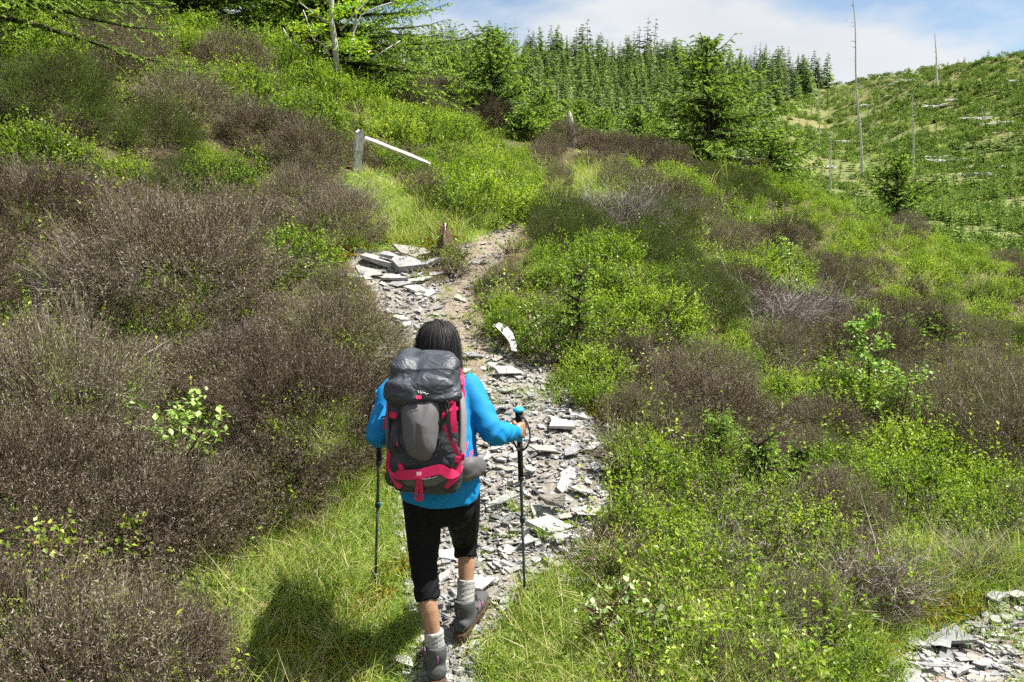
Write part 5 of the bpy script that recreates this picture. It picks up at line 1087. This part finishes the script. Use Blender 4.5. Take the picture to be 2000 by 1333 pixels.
# hair: a shell following the skull and hanging to the shoulders, with loose strands over it
g = Geo(); q_ = np.random.default_rng(9); crown = headc + Vector((-.005, .0, .112))
def hairline(a, t):
    """a: angle round the head (0 = her right), t: 0 at the crown to 1 at the tips"""
    bk = -math.sin(a); rad = .098 * math.sin(min(t / .42, 1) * 1.571) ** .7; hang = max(0, t - .42) / .58
    rad *= 1 + .06 * hang - .10 * hang * hang; x = math.cos(a) * rad * .93; y = math.sin(a) * rad * 1.08; z = .116 * math.cos(min(t / .42, 1) * 1.571) - hang * (.155 if math.sin(a) < .25 else .13)
    return headc + Vector((x + .012 * hang * (1 if x > 0 else -.6), y - .01, z))
na, ntt = 46, 16; A0, A1 = -3.95, .82; V_ = []
for i in range(na):
    a = A0 + (A1 - A0) * i / (na - 1)
    for j in range(ntt): V_.append(tuple(hairline(a, j / (ntt - 1)) - base))
F = []
for i in range(na - 1):
    for j in range(ntt - 1): k = i * ntt + j; F += [[k, k + 1, k + ntt + 1], [k, k + ntt + 1, k + ntt]]
g.add(V_, F, 0, .3)
for k in range(4200):
    a = q_.uniform(A0 - .05, A1 + .05); l = q_.uniform(.75, 1.06); off = q_.uniform(.0, .006) + (q_.random() < .2) * q_.uniform(0, .014); da = q_.normal(0, .16); S = 9; C_ = []
    for j in range(S):
        t = j / (S - 1) * l; p_ = hairline(a + da * t, t); c0 = headc + Vector((0, 0, -.02)); o_ = (p_ - c0); o_.z *= .5; o_.normalize(); C_.append(p_ + o_ * off - base)
    C_ = np.array([tuple(c) for c in C_]); tn = nrm(np.gradient(C_, axis=0)); sd2 = nrm(np.cross(tn, C_ - np.array(tuple(headc - base)))); w_ = np.linspace(.0011, .0006, S)[:, None] * q_.uniform(.7, 1.2)
    v = np.stack([C_ + sd2 * w_, C_ - sd2 * w_], 1).reshape(-1, 3); f2 = []
    for j in range(S - 1): f2 += [[2 * j, 2 * j + 1, 2 * j + 3], [2 * j, 2 * j + 3, 2 * j + 2]]
    g.add(v, f2, 0, q_.random() ** 1.0)
obj('hair', g.mesh('hair', [M['hair']], True), HK)

# ------------------------------------------------------------------ backpack
def pk(px, py, d): return W(px, py, d)
pb_ = W(833, 945, 3.47); PK = thing('backpack', pb_, 'grey hiking backpack with dark lid and pink straps on the hiker\'s back', 'backpack'); base_off = pb_
def rbox(g, secs, n=36, e=.42):
    """stack of rounded-rectangle sections: (centre, half width, half depth)"""
    v = []
    for c, hw, hd in secs:
        for i in range(n):
            a = 6.28318 * i / n; ca, sa = math.cos(a), math.sin(a); v.append(tuple(Vector((c.x + hw * math.copysign(abs(ca) ** e, ca), c.y + hd * math.copysign(abs(sa) ** e, sa), c.z)) - base_off))
    k = len(secs); F = []
    for i in range(k - 1):
        for j in range(n): a, b_ = i * n + j, i * n + (j + 1) % n; F += [[a, b_, b_ + n], [a, b_ + n, a + n]]
    v += [tuple(secs[0][0] - base_off), tuple(secs[-1][0] - base_off)]
    for j in range(n): F += [[k * n, (j + 1) % n, j], [k * n + 1, (k - 1) * n + j, (k - 1) * n + (j + 1) % n]]
    g.add(v, F)
def creases(amp, sc, s0=0, cells=60):
    """cloth pulled into flat facets with sharp folds between them"""
    def f(co):
        q = np.random.default_rng(s0); lo, hi = co.min(0), co.max(0); C = lo + (hi - lo) * q.random((cells, 3)); n_ = nrm(q.normal(0, 1, (cells, 3))); h = q.uniform(-.5, .5, cells); D = np.sqrt((((co[:, None] - C[None]) * [1, 1, 1.5]) ** 2).sum(-1)); w = np.exp(-(D / D.min(1, keepdims=True)) ** 2 * 5.0)
        val = h[None] + ((co[:, None] - C[None]) * n_[None]).sum(-1) * sc; return amp * (val * w).sum(1) / w.sum(1)
    return f
def crumple(amp, sc, s0=0):
    return lambda co: amp * (2 * np.abs(vnoise(co[:, 0] * sc + co[:, 1] * sc * .7, co[:, 2] * sc * 1.3 - co[:, 0] * sc * .5, s0) - .5) - .35) + amp * .6 * (vnoise(co[:, 0] * sc * 2.3, co[:, 2] * sc * 2.3 + co[:, 1] * sc * 2, s0 + 3) - .5)
def psec(py, d, hwpx, hd, cx=832): c = W(cx, py, d); return (c, hwpx * d / FPX, hd)
g = Geo(); rbox(g, [psec(955, 3.47, 52, .075, 836), psec(948, 3.455, 64, .10, 834), psec(925, 3.45, 71, .115, 832), psec(880, 3.46, 72, .12, 831), psec(820, 3.485, 71, .115, 831), psec(770, 3.505, 69, .105, 832), psec(735, 3.52, 64, .10, 833)]); fuse(g, 'main_sack', [M['packdark']], .006, 3, PK, creases(.018, 6, 3, 50))
g = Geo(); rbox(g, [psec(776, 3.495, 63, .108, 830), psec(768, 3.49, 71, .125, 830), psec(740, 3.50, 72, .13, 831), psec(710, 3.525, 66, .12, 832), psec(696, 3.54, 56, .10, 833), psec(689, 3.55, 46, .08, 833)], e=.5); fuse(g, 'lid', [M['lidnylon']], .005, 3, PK, creases(.024, 6, 9, 26))
def facep(px, py, push=0.0):
    """point on the rear face of the pack, pushed out towards the viewer by push metres"""
    d = np.interp(py, [735, 770, 820, 880, 925, 948, 960], [3.415, 3.395, 3.368, 3.338, 3.333, 3.352, 3.385]); k = (px - 832) / 72.; d = d + .055 * max(0, abs(k) - .55) ** 1.5 / .3; return W(px, py, d - push)
# front stretch pocket: a swollen faceted panel
og = [(782, 800), (790, 782), (808, 776), (828, 782), (846, 775), (860, 792), (858, 840), (852, 880), (838, 902), (818, 902), (796, 890), (786, 860)]
def panel(name, outl, mat, bulge, parent, push=.004, ridge=None, nrow=6):
    g = Geo(); c = np.mean(outl, axis=0); k = len(outl); V_ = []
    for r_ in range(nrow):
        t = r_ / (nrow - 1.0)
        for (px, py) in outl:
            x_, y_ = c[0] + (px - c[0]) * (1 - t * .98), c[1] + (py - c[1]) * (1 - t * .98); b_ = bulge * (1 - (1 - t) ** 2.2)
            if ridge: b_ = b_ * (1 + ridge(x_, y_))
            V_.append(tuple(facep(x_, y_, push + b_) - base_off))
    back = [tuple(facep(px, py, -.02) - base_off) for px, py in outl]; V_ = back + V_; F = []
    for r_ in range(nrow):
        for j in range(k): a, b_ = r_ * k + j, r_ * k + (j + 1) % k; F += [[a, a + k, b_ + k], [a, b_ + k, b_]]
    last = nrow * k
    for j in range(1, k - 1): F.append([last, last + j + 1, last + j])
    g.add(V_, F); me = g.mesh(name, [M[mat]], True); o = obj(name, me, parent); sb = o.modifiers.new('sub', 'SUBSURF'); sb.levels = 1; sb.render_levels = 1; return o
def rg(x, y): return .14 * max(0, 1 - abs(y - 832) / 16.) * (1 if x > 800 else .4) + .35 * max(0, (y - 825) / 70.) * (1 if x > 815 else .2) - .15 * max(0, 1 - abs(x - 815) / 9.) * (y > 830)
og2 = []
for i in range(len(og)):
    a, b_ = og[i], og[(i + 1) % len(og)]; og2 += [a, ((a[0] + b_[0]) / 2, (a[1] + b_[1]) / 2)]
pocket = panel('front_pocket', og2, 'packgrey', .034, PK, .004, rg, 9)
panel('base_panel', [(762, 930), (780, 938), (830, 936), (880, 925), (893, 915), (890, 935), (872, 950), (840, 958), (800, 956), (772, 948)], 'packgrey', .006, PK, .006)
g = Geo(); sp_ = [W(899, 770, 3.50), W(903, 800, 3.48), W(902, 850, 3.47), W(898, 900, 3.465), W(890, 925, 3.46)]; loft(g, sp_, [.012, .016, .018, .016, .01], [.07, .085, .09, .085, .06], 14); obj('side_panel', g.mesh('side_panel', [M['packside']], True), PK)
g = Geo(); sp_ = [W(763, 775, 3.50), W(762, 810, 3.48), W(762, 850, 3.47), W(764, 910, 3.465)]; loft(g, sp_, [.010, .013, .014, .01], [.06, .085, .09, .06], 14); obj('side_panel', g.mesh('side_panel', [M['packgrey']], True), PK)
def web(name, pts, wd, mat='pink', th=.0016, parent=None, facing=(0, -1, .15), smooth=5):
    """flat webbing through points: width wd, real thickness"""
    P = np.array([tuple(p) for p in pts], float)
    if len(P) > 2:
        t = np.linspace(0, len(P) - 1, (len(P) - 1) * smooth + 1); i = np.minimum(t.astype(int), len(P) - 2); f = (t - i)[:, None]; m1 = np.gradient(P, axis=0); h00 = 2 * f ** 3 - 3 * f ** 2 + 1; P = h00 * P[i] + (f ** 3 - 2 * f ** 2 + f) * m1[i] + (1 - h00) * P[i + 1] + (f ** 3 - f ** 2) * m1[i + 1]
    T = nrm(np.gradient(P, axis=0)); fc = np.array(facing, float); S = nrm(np.cross(T, fc)); Nn = nrm(np.cross(S, T)); w_ = wd * .5
    v = np.concatenate([P + S * w_ + Nn * th, P - S * w_ + Nn * th, P - S * w_ - Nn * th, P + S * w_ - Nn * th]); k = len(P); F = []
    for c0 in range(4):
        c1 = (c0 + 1) % 4
        for j in range(k - 1): a, b_ = c0 * k + j, c1 * k + j; F += [[a, b_, b_ + 1], [a, b_ + 1, a + 1]]
    F += [[0, 2 * k, k], [0, 3 * k, 2 * k], [k - 1, 2 * k - 1, 3 * k - 1], [k - 1, 3 * k - 1, 4 * k - 1]]
    g = Geo(); g.add(v - np.array(tuple(base_off)), F); return obj(name, g.mesh(name, [M[mat]]), parent if parent is not None else PK)
fp = facep
web('base_band', [fp(768, 918, .012), fp(775, 926, .014), fp(790, 928, .014), fp(820, 926, .014), fp(850, 919, .014), fp(862, 918, .014), fp(878, 926, .014), fp(890, 922, .012), fp(896, 908, .004)], .038)
web('base_band', [fp(766, 915, .012), fp(772, 930, .014), fp(780, 945, .014), fp(785, 951, .012)], .036)
web('base_band', [fp(896, 900, .012), fp(893, 925, .016), fp(880, 942, .014), fp(868, 950, .012)], .026)
web('haul_loop', [fp(817, 932, .018), fp(815, 950, .022), fp(813, 972, .012), fp(818, 976, .010), fp(824, 973, .010), fp(822, 950, .020), fp(820, 932, .018)], .014)
web('side_strap', [fp(771, 838, .004), fp(764, 850, .004), fp(760, 880, .004), fp(758, 905, .004), fp(759, 918, .004)], .016)
web('side_strap', [fp(760, 780, .004), fp(758, 795, .006), fp(760, 808, .008), fp(772, 812, .014)], .016)
web('strap_tail', [fp(757, 800, .01), fp(753, 820, .012), fp(750, 838, .010)], .010)
web('side_strap', [fp(884, 782, .010), fp(885, 800, .014), fp(886, 825, .014), fp(888, 845, .012)], .024)
web('side_strap', [fp(868, 832, .010), fp(878, 850, .012), fp(888, 875, .012), fp(897, 895, .010)], .018)
web('side_strap', [fp(868, 808, .012), fp(880, 800, .012), fp(896, 797, .002), W(904, 785, 3.50), W(905, 765, 3.53), W(899, 750, 3.55)], .013)
web('shoulder_strap', [W(884, 716, 3.60), W(893, 718, 3.68), W(900, 735, 3.70), W(902, 752, 3.62)], .03, facing=(.6, -1, .6))
web('shoulder_strap', [W(776, 735, 3.60), W(768, 742, 3.68), W(764, 760, 3.68), W(762, 775, 3.60)], .03, facing=(-.6, -1, .6))
web('load_strap', [W(903, 895, 3.52), W(910, 868, 3.60), W(916, 845, 3.70), W(915, 820, 3.78)], .016)
web('load_strap', [W(914, 905, 3.56), W(921, 880, 3.62), W(920, 850, 3.70), W(916, 832, 3.76)], .012)
web('lid_strap', [fp(818, 774, .03), fp(818, 780, .035)], .020, th=.004)
def box_(name, c, sx, sy, sz, mat, rot=(0, 0, 0), parent=None):
    bm = bmesh.new(); bmesh.ops.create_cube(bm, size=1); bmesh.ops.scale(bm, vec=(sx, sy, sz), verts=bm.verts); bmesh.ops.bevel(bm, geom=bm.edges[:], offset=min(sx, sy, sz) * .25, segments=2, affect='EDGES')
    me = bpy.data.meshes.new(name); bm.to_mesh(me); bm.free(); me.materials.append(M[mat]); return obj(name, me, parent if parent is not None else PK, loc=c - base_off, rot=rot)
for (px, py, pu, w_, h_, m_) in ((762, 796, .012, .022, .018, 'pink'), (768, 811, .022, .030, .026, 'pink'), (881, 787, .018, .022, .014, 'pink'), (758, 912, .010, .02, .03, 'pink'), (783, 912, .018, .018, .03, 'pink'), (893, 898, .014, .030, .026, 'pink'), (903, 893, .002, .018, .03, 'pink'), (768, 936, .006, .012, .03, 'packside'), (866, 812, .012, .012, .022, 'pink'), (776, 868, .014, .008, .016, 'pink'), (900, 755, -.03, .018, .022, 'pink')):
    box_('buckle', fp(px, py, pu), w_, .012, h_, m_, (rng.normal(0, .1), rng.normal(0, .25), 0))
def cord(name, pts, r, mat, parent=None):
    g = Geo(); P = np.array([tuple(p) for p in pts], float); t = np.linspace(0, len(P) - 1, (len(P) - 1) * 5 + 1); i = np.minimum(t.astype(int), len(P) - 2); f = (t - i)[:, None]; m1 = np.gradient(P, axis=0); h00 = 2 * f ** 3 - 3 * f ** 2 + 1
    g.path_tube(h00 * P[i] + (f ** 3 - 2 * f ** 2 + f) * m1[i] + (1 - h00) * P[i + 1] + (f ** 3 - f ** 2) * m1[i + 1] - np.array(tuple(base_off)), r, 0, .5, 6); return obj(name, g.mesh(name, [M[mat]], True), parent if parent is not None else PK)
cord('draw_cord', [fp(866, 776, .02), fp(876, 790, .022), fp(876, 815, .020), fp(878, 838, .020), fp(884, 858, .018), fp(880, 868, .018)], .003, 'black'); cord('draw_cord', [fp(868, 776, .018), fp(872, 800, .018), fp(874, 830, .018), fp(880, 858, .018)], .0025, 'black')
cord('zip', [fp(862, 782, .008), fp(863, 830, .008), fp(858, 868, .008), fp(848, 898, .008)], .003, 'packdark'); cord('zip', [fp(779, 796, .008), fp(777, 850, .008), fp(784, 885, .008), fp(800, 905, .008)], .003, 'packdark')
cord('zip_pull', [fp(774, 866, .015), fp(771, 876, .018), fp(776, 882, .018), fp(780, 874, .016), fp(776, 866, .015)], .002, 'black'); cord('strap_end', [fp(745, 816, .01), fp(752, 814, .012), fp(758, 812, .012)], .004, 'black')
# hip belt with its pocket
g = Geo(); loft(g, [W(880, 925, 3.50), W(905, 920, 3.50), W(925, 915, 3.53), W(940, 912, 3.60), W(944, 912, 3.68)], [.032, .050, .050, .040, .02], [.018, .022, .024, .02, .012], 16, (0, 0, 1)); fuse(g, 'hip_belt', [M['packgrey']], .005, 3, PK, crumple(.006, 16, 5))
g = Geo(); loft(g, [W(785, 935, 3.50), W(768, 935, 3.52), W(760, 932, 3.60), W(762, 930, 3.68)], [.03, .035, .03, .02], [.02, .024, .02, .014], 14, (0, 0, 1)); fuse(g, 'hip_belt', [M['packdark']], .005, 3, PK)
web('belt_strap', [W(938, 915, 3.56), W(945, 922, 3.58), W(948, 930, 3.60)], .010, 'black')
# lettering and the small mark
def text(s_, px, py, push, size, parent, rz=0.0):
    cu = bpy.data.curves.new('txt', 'FONT'); cu.body = s_; cu.size = size; cu.extrude = .0006; cu.align_x = 'CENTER'; cu.align_y = 'CENTER'; o = bpy.data.objects.new('tmp', cu); COL.objects.link(o); dg = bpy.context.evaluated_depsgraph_get(); me = bpy.data.meshes.new_from_object(o.evaluated_get(dg)); bpy.data.objects.remove(o)
    me.materials.clear(); me.materials.append(M['printing']); return obj('printed_number', me, parent, loc=fp(px, py, push) - base_off, rot=(R(90) - .12, rz, 0))
text('50', 818, 926, .0185, .020, PK, 0)
lid_mark = [[(816, 763), (818, 768), (821, 764), (823, 769), (826, 765)], [(818, 769), (820, 766), (822, 770)], [(825, 768), (829, 767), (832, 770), (836, 769)]]
for l in lid_mark: cord('logo_stroke', [W(x_, y_, 3.348) for x_, y_ in l], .0012, 'printing')

# ------------------------------------------------------------------ trekking poles
def pole(top, tip, words, strap_side, hand_c):
    ax = (top - tip); Ln = ax.length; u = ax / Ln; t = thing('trekking_pole', tip, words, 'trekking pole'); global base_off; base_off = tip
    def at_(f): return tip + u * (Ln * f)
    def cyl(name, f0, f1, r0, r1, mat, n=12, par=None):
        g = Geo(); g.path_tube([(tip + u * (Ln * f)) - tip for f in np.linspace(f0, f1, 4)], np.linspace(r0, r1, 4), 0, .5, n); return obj(name, g.mesh(name, [M[mat]], True), par or t)
    cyl('tip', 0, .05, .003, .006, 'alu'); cyl('lower_shaft', .05, .42, .006, .0065, 'carbon'); cyl('middle_shaft', .42, .66, .0075, .0078, 'carbon'); cyl('upper_shaft', .66, .78, .009, .0095, 'carbon'); cyl('foam_grip', .55 + .1, .84, .0125, .013, 'foam'); cyl('collar', .835, .86, .0145, .0145, 'polecyan')
    cyl('basket', .055, .066, .022, .018, 'black', 14); cyl('clamp', .415, .445, .012, .012, 'black'); cyl('clamp', .635, .655, .0135, .0135, 'black'); box_('clamp_lever', at_(.43) + Vector((.012, 0, 0)), .010, .012, .02, 'polecyan', parent=t); box_('clamp_lever', at_(.30) + Vector((.006, 0, 0)), .004, .006, .012, 'polecyan', parent=t)
    gq = Geo(); gq.path_tube([at_(f) - tip for f in (.855, .88, .90, .925, .95, .97, .99)], [.0145, .0165, .0155, .017, .0155, .017, .019], 0, .5, 12); obj('grip', gq.mesh('grip', [M['foam']], True), t)
    gq = Geo(); gq.path_tube([at_(f) - tip for f in (.985, .992, 1.0, 1.008)], [.018, .027, .026, .012], 0, .5, 14); obj('cap', gq.mesh('cap', [M['polecyan']], True), t)
    s_ = strap_side; back = Vector((0, -1, 0)); web('wrist_strap', [at_(.975) + back * .018, at_(.95) + Vector((s_ * .028, -.022, 0)), at_(.90) + Vector((s_ * .046, -.03, 0)), at_(.85) + Vector((s_ * .045, -.038, 0)), at_(.81) + Vector((s_ * .022, -.046, 0)), at_(.815) + Vector((-s_ * .012, -.05, 0)), at_(.87) + Vector((-s_ * .034, -.042, 0)), at_(.93) + Vector((-s_ * .022, -.028, 0)), at_(.97) + Vector((-s_ * .002, -.018, 0))], .014, 'lace', .0015, t, (0, -.3, 1) if False else (s_ * 1.0, -.4, 0))
pt = W(1013, 799, 3.975); gp = ground_at(1025, 1172); pole(pt, gp + Vector((0, 0, .005)), 'dark trekking pole with blue cap held in the hiker\'s right hand', 1, GR)
pt = W(744, 764, 3.99); gp = ground_at(733, 1145); pole(pt, gp + Vector((0, 0, .005)), 'dark trekking pole beyond the hiker\'s left elbow, planted in grass', -1, GL)
